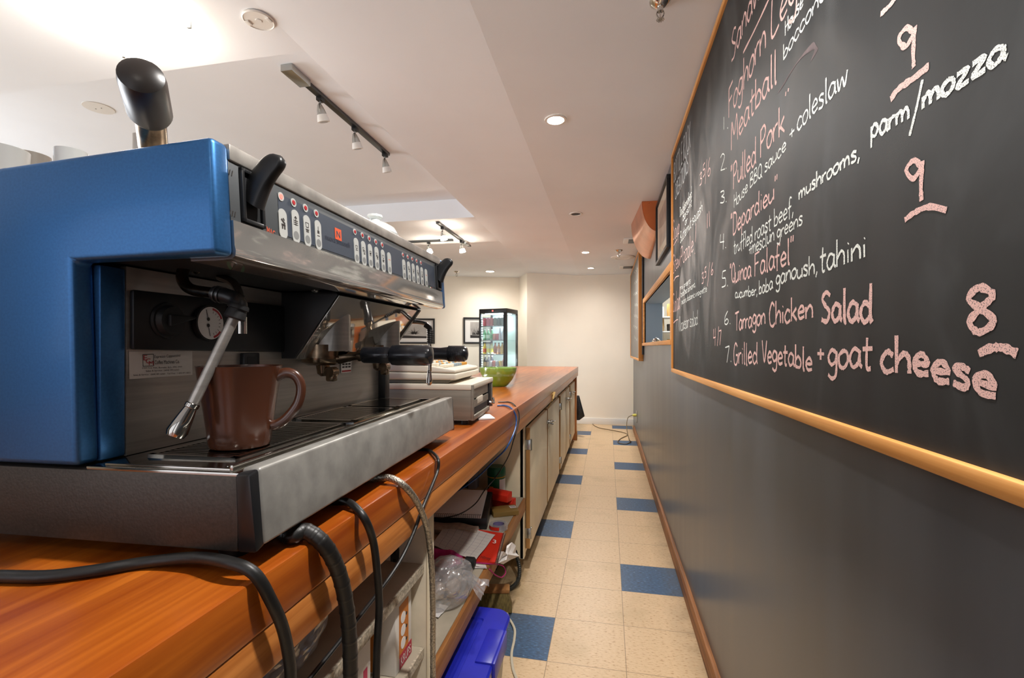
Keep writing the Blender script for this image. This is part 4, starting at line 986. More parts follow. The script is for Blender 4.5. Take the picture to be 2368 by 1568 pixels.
# ------------------------------------------------------------------ the rest of the right wall
pf = thing('framed_picture', 'black framed picture hung on the grey wall above the pass-through, seen edge-on', 'picture', (WX, 3.5, 1.86)); o_ = (WX, 3.5, 1.86)
def px_frame(y0, y1, z0, z1, d=.026, f=.022):
    b = MB(o_); b.box(WX - d, WX - .001, y0, y1, z0, z0 + f, .001); b.box(WX - d, WX - .001, y0, y1, z1 - f, z1, .001); b.box(WX - d, WX - .001, y0, y0 + f, z0 + f, z1 - f, .001); b.box(WX - d, WX - .001, y1 - f, y1, z0 + f, z1 - f, .001)
    return b
px_frame(3.10, 3.80, 1.86, 2.32).build('frame', BLACKP, pf)
b = MB(o_); b.box(WX - .012, WX - .002, 3.12, 3.78, 1.88, 2.30); b.mi = 1; b.box(WX - .0125, WX - .012, 3.22, 3.68, 1.96, 2.22); b.build('print', [M('cream mount', '#d9cdb9', .6), M('faded print', '#b8ada0', .6, noise=(9, .3))], pf)
b = MB(o_); b.quad((WX - .018, 3.12, 1.88), (WX - .018, 3.78, 1.88), (WX - .018, 3.78, 2.30), (WX - .018, 3.12, 2.30)); b.build('glass', PICGLASS, pf)
hd_ = thing('copper_hood', 'curved copper hood hanging from the ceiling on the grey wall behind the picture', 'hood', (WX, 4.1, 2.1)); o_ = (WX, 4.1, 2.1)
def hood_ring(y, a, hgt): return [Vector((WX - .002 - a * math.cos(t), y, 2.383 - hgt * math.sin(t))) for t in [math.pi / 2 * k / 16 for k in range(17)]]
r0, r1 = hood_ring(3.86, .122, .24), hood_ring(4.56, .17, .33)
b = MB(o_); b.loft([r0, r1], cap=False, closed=False); b.loft([[p + Vector((.003, 0, .003)) for p in r0], [p + Vector((.003, 0, .003)) for p in r1]], cap=False, closed=False); b.build('curved_skin', COPPER, hd_)
b = MB(o_); top_ = Vector((WX - .002, 3.861, 2.383)); ring_ = [Vector((p.x + .001, 3.861, p.z + .001)) for p in r0] + [top_]
b.prism(ring_, [p + Vector((0, .004, 0)) for p in ring_]); b.build('end_plate', COPPERP, hd_)
b = MB(o_); b.cyl((WX - .07, 3.8615, 2.37), (WX - .07, 3.857, 2.37), .006, .005, 10); b.build('rivet', COPPERP, hd_)
fb = thing('chalkboard', 'far narrow wood framed chalkboard at the end of the grey wall', 'chalkboard', (WX, 6.4, 1.1)); o_ = (WX, 6.4, 1.1)
b = MB(o_); b.box(.345, WX - .001, 5.46, 7.34, 1.10, 2.30); b.build('slate', M('far slate', '#6d6964', .5, noise=(4, .2)), fb)
for (y0, y1, z0, z1, m_) in ((5.42, 7.38, 1.075, 1.10, FRAMEW), (5.42, 7.38, 2.30, 2.325, FRAMEW), (5.42, 5.46, 1.10, 2.30, FRAMEWZ), (7.34, 7.38, 1.10, 2.30, FRAMEWZ)):
    b = MB(o_); b.box(.338, WX - .0008, y0, y1, z0, z1, .003); b.build('frame_rail', m_, fb)
b = MB(o_)
for k in range(7):
    z = 2.15 - k * .14; P = [Vector((.3445, 5.7 + .1 * j, z + .02 * math.sin(j * 2.1 + k) + .008 * j)) for j in range(8 + k % 3)]
    ribbon(b, P, .006, 0)
b.build('handwriting', CHWHITE, fb, smooth=None, recalc=False)
ol = thing('wall_outlet', 'wall socket low on the grey wall with a yellow plug in it', 'outlet', (WX, 6.6, .29)); o_ = (WX, 6.6, .29)
b = MB(o_); b.box(WX - .006, WX - .0005, 6.55, 6.65, .21, .37, .002); b.build('plate', ZINC, ol)
oc = thing('extension_cord', 'thin brown extension cord with a yellow plug, looping over the far floor tiles', 'cord', (.36, 6.6, 0)); o_ = (.36, 6.6, 0)
b = MB(o_); b.turned((.384, 6.6, .31), (.33, 6.6, .305), [(0, .014), (.3, .02), (.7, .018), (1, .008)], 12); b.build('plug', YPLUG, oc)
fl = lambda u, v: on(2, .006, u, v)
pts = [Vector((.33, 6.6, .305)), Vector((.27, 6.58, .27)), Vector((.25, 6.45, .16)), Vector((.27, 6.2, .05)), fl(1459, 1021), fl(1447, 1027), fl(1429, 1023), fl(1436, 1014), fl(1451, 1006), fl(1440, 1000), fl(1410, 994), fl(1384, 989), fl(1371, 981), fl(1377, 976), fl(1382, 975), fl(1372, 980), fl(1345, 977.5)]
b = MB(o_); b.tube(pts, .005, 8, 8); b.build('flex', CABLEY, oc)
bell = thing('service_bell', 'small chrome call bell on the sill of the kitchen pass-through', 'bell', (.45, 4.62, PZ0 + .001))
b = MB(); b.lathe((0, 0, 0), [(.045, 0), (.045, .006), (.04, .008), (.036, .022), (.022, .036), (.006, .041), (.006, .048), (.001, .049)], 24); b.build('dome', CHROME, bell)
sk = thing('receipt_spike', 'thin steel receipt spike standing on the pass-through sill', 'spike', (.50, 4.52, PZ0 + .001))
b = MB(); b.lathe((0, 0, 0), [(.035, 0), (.035, .006), (.001, .007)], 20); b.cyl((0, 0, .006), (0, 0, .15), .0025, .0012, 8); b.build('spike', ZINC, sk)
ks = thing('kitchen_rack', 'white kitchen rack of crockery seen through the pass-through', 'rack', (.95, 6.9, 0)); o_ = (.95, 6.9, 0)
b = MB(o_)
for z in (.9, 1.2, 1.45, 1.65): b.box(.66, 1.3, 6.7, 7.1, z - .015, z)
for x in (.665, 1.29): b.box(x - .01, x + .01, 6.7, 6.72, 0, 1.9); b.box(x - .01, x + .01, 7.08, 7.1, 0, 1.9)
b.build('frame', WHITE2, ks)
crock = [M('crockery white', '#efece4', .3), M('dark pans', '#3b3733', .4), M('tan boxes', '#b08d5c', .6)]
n_ = 0
for z in (1.2, 1.45, 1.65):
    for k in range(4):
        t_ = tag(MB().lathe((0, 0, 0), [(.001, 0), (.05, 0), (.055, .06 + .03 * (k % 2)), (.05, .1 + .04 * ((k + int(z * 10)) % 3)), (.001, .1 + .04 * ((k + int(z * 10)) % 3))], 16).build('container', crock[(k * 2 + int(z * 20)) % 3]), 'jar or tub on the kitchen rack behind the pass-through', 'container', 'containers on the kitchen rack')
        t_.location = (.72 + .14 * k, 6.85, z + .001)
tu = tag(MB().cyl((.72, 6.2, 1.86), (.72, 7.0, 1.86), .02, n=12).build('tube_light', KTUBE), 'glowing fluorescent tube seen through the kitchen pass-through', 'light')
lamp('kitchen_tube', 'AREA', (1.2, 5.6, 2.5), 26, (.86, .93, 1), .8)

# ================================================================== HOSES AND CABLES OVER THE COUNTER EDGE
def hose(name, label, cat, pts, r, mat, n=12, rings=None, **kw):
    o_ = pts[len(pts) // 2]; t = MB(o_); t.tube(pts, r, n, 8, **kw)
    if rings:
        P = catmull(pts, 8)
        for k in range(2, len(P) - 1, rings):
            d = (P[k + 1] - P[k - 1]).normalized(); t.turned(P[k] - d * .0035, P[k] + d * .0035, [(0, r * .98), (.5, r * 1.07), (1, r * .98)], n)
    o = t.build(name, mat); o.location = o_; return tag(o, label, cat)
top = lambda u, v, r: on(2, .9705 + r, u, v)
hang = lambda u, v, x=-.365: on(0, x, u, v)
r = .0068
hose('power_cable', 'thick black power cable lying across the near counter and over its edge', 'cable',
     [top(-260, 1318, r), top(-90, 1335, r), top(0, 1333, r), top(110, 1333, r), top(230, 1318, r), top(340, 1300, r) , on(2, .985, 450, 1290), on(2, .990, 530, 1301), on(0, -.382, 588, 1335) + Vector((0, 0, .004)), hang(627, 1390, -.372), hang(653, 1450, -.370), hang(668, 1520, -.370), hang(672, 1580, -.372), hang(672, 1760, -.38)], r, RUBBER)
r = .0105
hose('drain_hose', 'thickest ribbed black drain hose curling down from under the drip tray', 'hose',
     [on(2, .9705 + r, 600, 1225) + Vector((-.03, .05, 0)), on(2, .9705 + r, 668, 1238), on(2, .9705 + r + .004, 705, 1228), hang(748, 1258, -.372), hang(782, 1320, -.366), hang(801, 1400, -.364), hang(809, 1490, -.366), hang(811, 1600, -.37), hang(812, 1800, -.375)], r, RUBBER, 16, 3)
r = .0062
hose('water_hose', 'smooth black water hose between the ribbed drain hose and the braided hose', 'hose',
     [on(2, .9705 + r, 700, 1160), on(2, .9705 + r, 776, 1160), on(2, .9705 + r + .004, 808, 1163), hang(841, 1196, -.372), hang(862, 1248, -.368), hang(872, 1320, -.366), hang(877, 1400, -.368), hang(872, 1500, -.37), hang(869, 1620, -.372), hang(868, 1800, -.375)], r, RUBBER, 14)
r = .0062
hose('braided_hose', 'silver braided steel hose arching over the counter edge', 'hose',
     [on(2, .9705 + r, 800, 1105), on(2, .9705 + r, 862, 1108), on(2, .978 + r, 900, 1105), hang(936, 1125, -.374), hang(966, 1165, -.370), hang(988, 1225, -.370), hang(998, 1310, -.372), hang(1001, 1420, -.378), hang(1001, 1520, -.385), hang(1002, 1700, -.39)], r, BRAID, 16, 1)
r = .0036
hose('thin_cable', 'thin black flex slanting from the counter edge back past the shelves', 'cable',
     [on(2, .9705 + r, 955, 1040), on(2, .9705 + r, 986, 1040), on(2, .974 + r, 1001, 1047), hang(1013, 1062, -.376), hang(1012, 1088, -.374), hang(998, 1125, -.376), hang(975, 1180, -.378), hang(955, 1235, -.382), hang(925, 1297, -.390), hang(880, 1363, -.40), hang(800, 1465, -.405), hang(720, 1565, -.41), hang(640, 1665, -.415)], r, RUBBER, 10)
r = .0034
hose('network_cable', 'blue network cable coming from the register and dropping over the counter edge', 'cable',
     [on(2, .9705 + r, 1150, 938), on(2, .9705 + r, 1168, 938), on(2, .9705 + r, 1182, 944), hang(1193, 962, -.377), hang(1193, 985, -.374), hang(1184, 1012, -.378), hang(1168, 1040, -.40), hang(1140, 1068, -.45), on(0, -.52, 1105, 1103), on(0, -.60, 1066, 1131), on(2, .52, 1040, 1142)], r, CABLEB, 10)
r = .0026
hose('thin_cable', 'thin black lead beside the blue network cable, trailing onto the spiral notebook', 'cable',
     [on(2, .9705 + r, 1152, 930), on(2, .9705 + r, 1178, 930), on(2, .9705 + r, 1191, 938), hang(1200, 956, -.377), hang(1199, 980, -.374), hang(1190, 1010, -.376), hang(1178, 1050, -.42), on(0, -.47, 1162, 1080), on(0, -.50, 1143, 1108), on(0, -.52, 1120, 1135), on(2, .545, 1098, 1166), on(2, .535, 1060, 1190), on(2, .52, 1010, 1200)], r, RUBBER, 10)

# ================================================================== CASH REGISTER, BOWL, NAPKIN
RG = Vector((-.44, 1.50, .97)); RA = math.radians(3.5)
rg = thing('cash_register', 'old beige cash register with an open-fronted metal drawer, on the counter past the espresso machine', 'cash register', RG, RA)
b = MB(); b.box(-.44, -.012, 0, .385, .017, .022); b.box(-.44, -.43, 0, .385, .022, .118); b.box(-.44, 0, 0, .006, .018, .118, .002); b.box(-.44, 0, .379, .385, .018, .118, .002); b.build('drawer_case', TANM, rg)
b = MB(); b.box(-.435, .002, -.002, .388, .118, .137, .003); b.build('case_lid', TAN, rg)
b = MB(); b.box(-.002, .006, -.003, .012, .017, .135, .002); b.build('corner_post', TANM, rg)
b = MB(); b.box(-.022, -.004, .012, .30, .085, .117); b.box(-.020, -.002, .012, .30, .055, .078); b.box(-.016, .004, .02, .30, .014, .030, .002); b.build('drawer_rails', TANM, rg)
b = MB(); b.box(-.43, -.024, .01, .375, .024, .116); b.build('drawer_tray', BLACKM, rg)
b = MB(); b.box(-.018, -.004, .015, .29, .0315, .054, .002); b.mi = 1; b.box(-.0045, -.002, .03, .28, .036, .051); b.build('coin_slot', [BLACKP, BLACKM], rg)
b = MB(); b.box(-.010, -.001, .10, .19, .062, .084, .001); b.build('label_holder', TAN, rg)
b = MB(); b.box(-.03, -.004, .335, .378, .02, .116, .001); b.build('lock_cover', BLACKP, rg)
b = MB(); b.tube([(0, .31, .045), (.012, .315, .04), (.014, .34, .038), (.008, .355, .055)], .004, 8); b.build('lock_clip', ZINC, rg)
for x, y in ((-.03, .03), (-.03, .35), (-.4, .03), (-.4, .35)):
    b = MB(); b.cyl((x, y, .0005), (x, y, .0175), .013, n=14); b.build('foot', BLACKP, rg)
b = MB(); b.hexa([(-.43, .02, .138), (-.085, .02, .138), (-.085, .36, .138), (-.43, .36, .138), (-.43, .02, .150), (-.075, .02, .150), (-.075, .36, .150), (-.43, .36, .150)], .003); b.build('plinth', TANM, rg)
b = MB()
def slab(z0a, z0b, z1a, z1b, xa, xb, y0, y1, bev): b.hexa([(xa, y0, z0a), (xb, y0, z0b), (xb, y1, z0b), (xa, y1, z0a), (xa, y0, z1a), (xb, y0, z1b), (xb, y1, z1b), (xa, y1, z1a)], bev, 3)
slab(.150, .150, .179, .171, -.44, -.055, .005, .372, .006); b.build('lower_shell', TAN, rg)
b = MB(); slab(.180, .172, .240, .184, -.43, -.058, .008, .369, .010); b.build('keyboard_shell', TAN, rg)
KEYC = [M('key ivory', '#efe6d0', .5), M('key orange', '#cf9438', .5), M('key grey', '#93a5ae', .5)]
b = MB()
for i in range(10):
    for j in range(11):
        x = -.38 + i * .029; y = .03 + j * .029; z = .240 - (x + .43) / .372 * .056 + .001
        b.mi = (i * 3 + j * 2 + (i * j) % 4) % 3; b.box(x, x + .022, y, y + .022, z - .004, z + .007, .002, 1)
b.build('keyboard', KEYC, rg)
b = MB(); b.prism([(-.44, .02, .238), (-.40, .02, .238), (-.42, .02, .262), (-.44, .02, .262)], [(-.44, .36, .238), (-.40, .36, .238), (-.42, .36, .262), (-.44, .36, .262)], .004); b.build('display_hood', TAN, rg)
nk = tag(MB().hexa([(-.03, -.05, 0), (.03, -.04, 0), (.025, .05, 0), (-.025, .04, 0), (-.03, -.05, .006), (.03, -.04, .004), (.025, .05, .006), (-.025, .04, .008)], .0005).build('paper_slip', PAPER), 'folded white paper slip poking out under the cash register', 'paper')
nk.location = on(2, .9712, 1122, 966); nk.rotation_euler = (0, 0, .4)
bw = on(2, .97, 1152, 893); br = on(2, .97, 1197, 893)
t = thing('serving_bowl', 'green serving bowl with cling film over it, on the counter behind the cash register', 'bowl', (bw.x, bw.y, .971))
k_ = 1.02; b = MB(); b.lathe((0, 0, 0), [(.001, .004), (.055 * k_, .0), (.065 * k_, .008), (.095 * k_, .045), (.118 * k_, .095), (.122 * k_, .122), (.116 * k_, .124), (.110 * k_, .095), (.08 * k_, .03), (.001, .016)], 40); b.build('body', BOWL, t)
b = MB(); rings = []
for i, (r_, z) in enumerate([(.001, .128), (.06, .127), (.118, .129), (.127, .126), (.128, .10), (.121, .085), (.125, .07)]):
    rings.append([Vector((math.cos(a) * (r_ + (random.uniform(-.004, .006) if i > 3 else 0)), math.sin(a) * (r_ + (random.uniform(-.004, .006) if i > 3 else 0)), z + random.uniform(-.003, .003) * (1 if i > 1 else .3))) for a in [2 * math.pi * k / 36 for k in range(36)]])
b.loft(rings, cap=False); fm = b.build('cling_film', FILM, t)

# ================================================================== CLUTTER ON THE LOW SHELF
S = SZ + .001
sh = lambda u, v, z=S: on(2, z, u, v)
def sheet(name, label, cat, corners, z, mat, wob=.003, n=10, th=.0008, grid=None, origin=None):
    P00, P10, P11, P01 = [Vector((*sh(u, v, z).xy, z)) for u, v in corners]; o_ = (P00 + P10 + P11 + P01) / 4
    b = MB(o_); g = []
    for i in range(n + 1):
        row = []
        for j in range(n + 1):
            a, c_ = i / n, j / n; p = P00.lerp(P10, a).lerp(P01.lerp(P11, a), c_)
            row.append(p + Vector((0, 0, wob * (1 + math.sin(a * 5 + c_ * 3)) + wob * .6 * math.sin(c_ * 9))))
        g.append(row)
    V = [[b.v(p) for p in r_] for r_ in g]; U = [[b.v(p + Vector((0, 0, th))) for p in r_] for r_ in g]
    for i in range(n):
        for j in range(n):
            b.face((V[i][j], V[i][j + 1], V[i + 1][j + 1], V[i + 1][j])); b.face((U[i][j], U[i + 1][j], U[i + 1][j + 1], U[i][j + 1]))
    for i in range(n):
        b.face((V[i][0], V[i + 1][0], U[i + 1][0], U[i][0])); b.face((V[i][n], U[i][n], U[i + 1][n], V[i + 1][n])); b.face((V[0][i], U[0][i], U[0][i + 1], V[0][i + 1])); b.face((V[n][i], V[n][i + 1], U[n][i + 1], U[n][i]))
    t = thing(name, label, cat, o_); s_ = b.build('sheet', mat, t)
    if grid:
        b = MB(o_); surf = lambda a, c_: P00.lerp(P10, a).lerp(P01.lerp(P11, a), c_) + Vector((0, 0, wob * (1 + math.sin(a * 5 + c_ * 3)) + wob * .6 * math.sin(c_ * 9) + th + .0012))
        for k in range(1, grid[0]):
            a = k / grid[0]; 
            for j in range(n): b.quad(surf(a - .003, .06 + j / n * .9), surf(a + .003, .06 + j / n * .9), surf(a + .003, .06 + (j + 1) / n * .9), surf(a - .003, .06 + (j + 1) / n * .9))
        for k in range(1, grid[1]):
            a = k / grid[1]
            for j in range(n): b.quad(surf(.04 + j / n * .92, a - .002), surf(.04 + j / n * .92, a + .002), surf(.04 + (j + 1) / n * .92, a + .002), surf(.04 + (j + 1) / n * .92, a - .002))
        b.build('printed_grid', M('grid ink', '#8d8790', .8), s_, smooth=None, recalc=False)
    return t
# spiral notebooks
nb = sheet('spiral_notebook', 'red covered spiral notebook lying under the printed sheet at the shelf edge', 'notebook', [(1080, 1226), (1165, 1236), (1146, 1306), (1058, 1296)], S + .004, REDP, .0015, 8, .006)
o_ = nb.location; b = MB(o_); A, B_ = sh(1166, 1236, S + .010), sh(1147, 1306, S + .010)
for k in range(26): 
    p = A.lerp(B_, k / 25); b.tube([p + Vector((-.006, 0, .003)), p + Vector((0, .001, .008)), p + Vector((.006, 0, .002)), p + Vector((0, -.001, -.006))], .0009, 5, 3)
b.build('spiral', STEELDARK, nb)
A, B_ = sh(1110, 1293, S + .017), sh(1133, 1297, S + .017)
text('Hilroy', INK, nb, A, B_ - A, sh(1113, 1285, S + .017) - A, 'lettering', .0004, o_)
A, B_ = sh(1139, 1256, S + .017), sh(1147, 1257, S + .017); text('3', PAPER, nb, A, B_ - A, sh(1140, 1248, S + .017) - A, 'lettering', .0004, o_)
sheet('printed_sheet', 'white printed sheet with a ruled grid lying over the red notebook', 'paper', [(1034, 1210), (1145, 1237), (1100, 1300), (1000, 1262)], S + .016, PAPERG, .003, 10, .0008, (7, 9))
sheet('paper_slip', 'narrow white slip with black print in front of the umbrella', 'paper', [(1066, 1303), (1124, 1308), (1126, 1316), (1060, 1313)], S + .001, PAPER, .001, 5)
sheet('paper_corner', 'white paper corner on the shelf beside the divider, below the plastic bag', 'paper', [(1004, 1398), (1038, 1402), (1014, 1432), (1000, 1424)], S + .001, PAPER, .002, 5)
# crumpled white napkin hanging off the edge
b = MB(); o_ = sh(1160, 1292); random.seed(11)
pr = [(1152, 1302), (1153, 1275), (1168, 1283), (1172, 1262), (1184, 1254), (1193, 1262), (1193, 1278), (1201, 1286), (1182, 1294), (1164, 1305)]
b = MB(o_); cen = b.v(on(0, -.405, 1174, 1282))
rim = [b.v(on(0, -.425 + random.uniform(-.012, .012), u, v)) for u, v in pr]; rim2 = [b.v(on(0, -.412 + random.uniform(-.012, .008), (u + 1174) / 2 + random.uniform(-3, 3), (v + 1281) / 2 + random.uniform(-3, 3))) for u, v in pr]
for i in range(len(rim)):
    j = (i + 1) % len(rim); b.face((rim[i], rim[j], rim2[j], rim2[i])); b.face((rim2[i], rim2[j], cen))
np_ = b.build('crumpled_tissue', PAPER, None, smooth=None); np_.location = o_; tag(np_, 'crumpled white tissue caught on the edge of the low shelf', 'tissue')
m_ = np_.modifiers.new('s', 'SOLIDIFY'); m_.thickness = .0015
# umbrella
u0, u1 = sh(985, 1285, S + .034), sh(1068, 1297, S + .030)
t = thing('umbrella', 'folded magenta umbrella with a black grip and pink wrist loop', 'umbrella', (*u0.lerp(u1, .5).xy, S)); o_ = t.location
b = MB(o_); N = 24; ax = (u1 - u0); x_, y_ = b.frame(ax); rings = []
for i in range(N + 1):
    f = i / N; rad = .030 * (1 - .55 * max(0, f - .7) / .3)
    rings.append([u0.lerp(u1, f) + (x_ * math.cos(a) + y_ * math.sin(a)) * rad * (1 + .10 * math.sin(5 * a + f * 6) + random.uniform(-.05, .05)) for a in [2 * math.pi * k / 20 for k in range(20)]])
b.loft(rings); b.build('canopy', PINK, t)
b = MB(o_); d = ax.normalized(); b.cyl(u1 - d * .01, u1 + d * .018, .004, n=8); b.build('shaft', ZINC, t)
b = MB(o_); b.turned(u1 + d * .012, u1 + d * .052, [(0, .012), (.1, .018), (.85, .019), (1, .013)], 18); b.build('grip', BLACKM, t)
b = MB(o_); b.tube([u1 + d * .05, sh(1098, 1301, S + .02), sh(1130, 1304, S + .018), on(0, -.43, 1150, 1305), on(0, -.418, 1164, 1310), on(0, -.41, 1169, 1324), on(0, -.414, 1160, 1335), on(0, -.42, 1146, 1330), on(0, -.43, 1132, 1316)], .0024, 6, 6); b.build('wrist_loop', PINK, t)
# bag of bread rolls
def crumple(name, label, cat, c, r, sc, mat, seed, amp=.2, inner=None):
    bm = bmesh.new(); bmesh.ops.create_icosphere(bm, subdivisions=5, radius=r); random.seed(seed)
    ks_ = [(Vector((random.gauss(0, 1), random.gauss(0, 1), random.gauss(0, 1))).normalized() * random.uniform(2.5, 9) / r, random.uniform(0, 6), random.uniform(.3, 1)) for _ in range(10)] + [(Vector((random.gauss(0, 1), random.gauss(0, 1), random.gauss(0, 1))).normalized() * random.uniform(12, 26) / r, random.uniform(0, 6), random.uniform(.12, .3)) for _ in range(10)]
    for v in bm.verts:
        f = sum(w_ * abs(math.sin(k.dot(v.co) * .5 + p)) for k, p, w_ in ks_) / 5 - .5
        v.co *= 1 + amp * f
        v.co = Vector((v.co.x * sc[0], v.co.y * sc[1], v.co.z * sc[2]))
    zmin = min(v.co.z for v in bm.verts)
    for v in bm.verts: v.co.z = max(v.co.z - zmin - r * .12, 0)
    me = bpy.data.meshes.new(name); bm.to_mesh(me); bm.free(); me.materials.append(mat)
    t = thing(name, label, cat, c); o = bpy.data.objects.new('film', me); C.objects.link(o); o.parent = t
    return t
pb = crumple('plastic_bag', 'clear crumpled plastic bag on the low shelf beside the divider', 'bag', sh(1034, 1384), .060, (.95, 1.35, .80), POLY, 3, .55)
b = MB(); b.ball((.012, .02, .027), .027, (1.0, 1.4, 1), 14, 8); b.ball((-.03, -.01, .026), .026, (1.1, 1.2, 1), 14, 8); b.build('contents', TOWEL, pb)
b = MB(); rings = []; c0 = Vector((.030, .055, .062)); 
for i in range(6):
    f = i / 5; rings.append([c0 + Vector((.0 + .085 * f + .004 * math.sin(k), (k / 9 - .5) * (.03 + .07 * f) - .01 * f, -.045 * f + .010 * math.sin(k * 2.4 + i))) for k in range(10)])
b.loft(rings, cap=False, closed=False); b.build('twisted_end', POLY, pb)
# folded cloths and newspaper
for nm, lb, cn, z, ht, mt in (('folded_cloth', 'creased tan cloth folded in front of the spiral pad', [(985, 1219), (1108, 1229), (1102, 1242), (985, 1233)], S, .030, TOWEL), ('paper_bag', 'rumpled brown paper lying behind the spiral pad', [(1072, 1153), (1118, 1156), (1118, 1168), (1066, 1168)], S, .07, M('kraft paper', '#a18a6c', .8, noise=(20, .2)))):
    P = [Vector((*sh(u, v).xy, z)) for u, v in cn]; o_ = sum(P, Vector()) / 4; b = MB(o_)
    for L_ in range(3):
        rings = []
        for i in range(12):
            f = i / 11; a, c_ = P[0].lerp(P[1], f), P[3].lerp(P[2], f); zz = ht * (L_ + .0) / 3; w_ = .006 * math.sin(f * 7 + L_ * 2)
            rings.append([a + Vector((0, w_, zz)), c_ + Vector((0, w_, zz)), c_ + Vector((0, w_ + .004, zz + ht / 3.2)), a + Vector((0, w_ - .004, zz + ht / 3.2 + .003 * math.sin(f * 12)))])
        b.loft(rings)
    tag(b.build(nm, mt), lb, 'cloth' if nm == 'folded_cloth' else 'paper').location = o_
# binder with the spiral pad on it
q = sh(1060, 1196)
bn = thing('ring_binder', 'black ring binder propped at the back of the low shelf under a white spiral pad', 'binder', (-.574, 2.040, S), .15); 
b = MB(); b.hexa([(-.26, 0, 0), (.045, 0, 0), (.045, .28, 0), (-.26, .28, 0), (-.26, 0, .055), (.045, 0, .050), (.045, .28, .085), (-.26, .28, .090)], .004); b.build('cover', BLACKP, bn)
sp_ = thing('spiral_pad', 'white spiral bound pad lying on the black binder', 'notepad', (-.574, 2.040, S), .15)
b = MB(); b.hexa([(-.26, -.012, .057), (.02, -.012, .053), (.02, .26, .086), (-.26, .26, .091), (-.26, -.012, .068), (.02, -.012, .064), (.02, .26, .097), (-.26, .26, .102)], .001); b.build('sheets', PAPER, sp_)
b = MB()
for k in range(30): x = -.255 + k * .0093; b.tube([(x, -.004, .0695), (x, -.014, .072), (x, -.020, .062), (x, -.014, .053)], .0009, 5, 3)
b.build('spiral', STEELDARK, sp_)
b = MB()
for k in range(30): x = -.2555 + k * .0093; b.box(x, x + .004, -.003, .001, .0688 - (x + .26) * .0143, .0700 - (x + .26) * .0143)
b.build('punched_holes', BLACKM, sp_)
# cling wrap boxes, carton, tape, tub
def slim_box(name, label, a, c_, w_, h, mat, z=S, cut=True):
    A, B_ = sh(*a, z), sh(*c_, z); d = (B_ - A); L_ = d.length; ang = math.atan2(d.y, d.x)
    t = thing(name, label, 'carton', A, ang)
    b = MB(); b.prism([(0, 0, 0), (0, w_, 0), (0, w_, h * .7), (0, w_ * .6, h), (0, 0, h)], [(L_, 0, 0), (L_, w_, 0), (L_, w_, h * .7), (L_, w_ * .6, h), (L_, 0, h)], .001); b.build('carton', mat, t); return t
slim_box('wrap_box', 'upper red box of kitchen wrap on the shelf in front of the green tub', (1184, 1157), (1136, 1147), .045, .045, REDP, S + .047)
slim_box('wrap_box', 'lower red box of kitchen wrap stacked under another red box', (1193, 1172), (1139, 1162), .048, .046, REDP, S)
gb = slim_box('gold_carton', 'tan carton with a barcode lying on the low shelf in front of the red boxes', (1190, 1180), (1133, 1186), .07, .03, M('tan carton', '#7d6230', .45), S)
p = sh(1178, 1180, S + .03)
b = MB(); b.box(.005, .035, .018, .05, .0302, .0308); b.mi = 1
for k in range(9): b.box(.008 + k * .0028, .0095 + k * .0028, .022, .046, .0308, .0311)
b.build('barcode', [PAPER, INK], gb)
tp = thing('tape_roll', 'clear roll of tape with red print near the edge of the low shelf', 'tape', sh(1153, 1222))
b = MB(); b.lathe((0, 0, 0), [(.026, 0), (.042, 0), (.042, .022), (.026, .022), (.026, 0)], 28); b.build('roll', POLY, tp)
b = MB(); b.lathe((0, 0, 0), [(.0255, .001), (.0255, .021)], 24); b.build('core', M('lilac core', '#6c628c', .5), tp)
b = MB(); b.loft([[Vector((math.cos(a) * .0425, math.sin(a) * .0425, z)) for a in [3.4 + k * .16 for k in range(11)]] for z in (.004, .019)], cap=False, closed=False); b.build('print', REDP, tp)
cl = on(1, 2.465, 1148, 1142)
cn = thing('plastic_tub', 'green cylindrical plastic tub with a yellow band at the back of the low shelf', 'tub', (cl.x, cl.y, S))
hcan = (on(1, cl.y, 1148, 1078).z - S)
b = MB(); b.lathe((0, 0, 0), [(.001, 0), (.046, 0), (.047, .004), (.047, hcan * .72), (.001, hcan * .72)], 32); b.build('body', GREEN, cn)
b = MB(); b.lathe((0, 0, 0), [(.0475, hcan * .70), (.0475, hcan * .725)], 32); b.build('band', YELLOW, cn)
b = MB(); b.lathe((0, 0, 0), [(.048, hcan * .73), (.050, hcan * .75), (.050, hcan * .95), (.045, hcan), (.001, hcan)], 32); b.build('lid', M('green lid', '#0f5d3e', .4), cn)
fa = lambda a0, a1, z0, z1, n=8: [[Vector((math.cos(a0 + (a1 - a0) * k / n) * .0478, math.sin(a0 + (a1 - a0) * k / n) * .0478, z)) for k in range(n + 1)] for z in (z0, z1)]
b = MB(); b.loft(fa(-1.0, .1, .005, hcan * .66), cap=False, closed=False); b.build('nutrition_label', PAPER, cn)
b = MB(); b.loft(fa(-2.3, -1.7, hcan * .22, hcan * .45), cap=False, closed=False); b.build('yellow_print', YELLOW, cn)
rt = thing('router', 'black router with a white front and small red light behind the binder', 'router', (cl.x - .17, 2.40, S))
b = MB(); b.box(-.10, .03, 0, .05, 0, .20, .004); b.build('case', BLACKP, rt)
b = MB(); b.box(.032, .075, .0, .06, 0, .23, .003); b.mi = 1; b.cyl((.053, -.0005, .15), (.053, .001, .15), .011, n=14); b.build('speaker_face', [M('grey device', '#8d9098', .5), BLACKM], rt)
b = MB(); b.cyl((-.06, -.001, .13), (-.06, .001, .13), .003, n=8); b.build('status_light', REDON, rt)

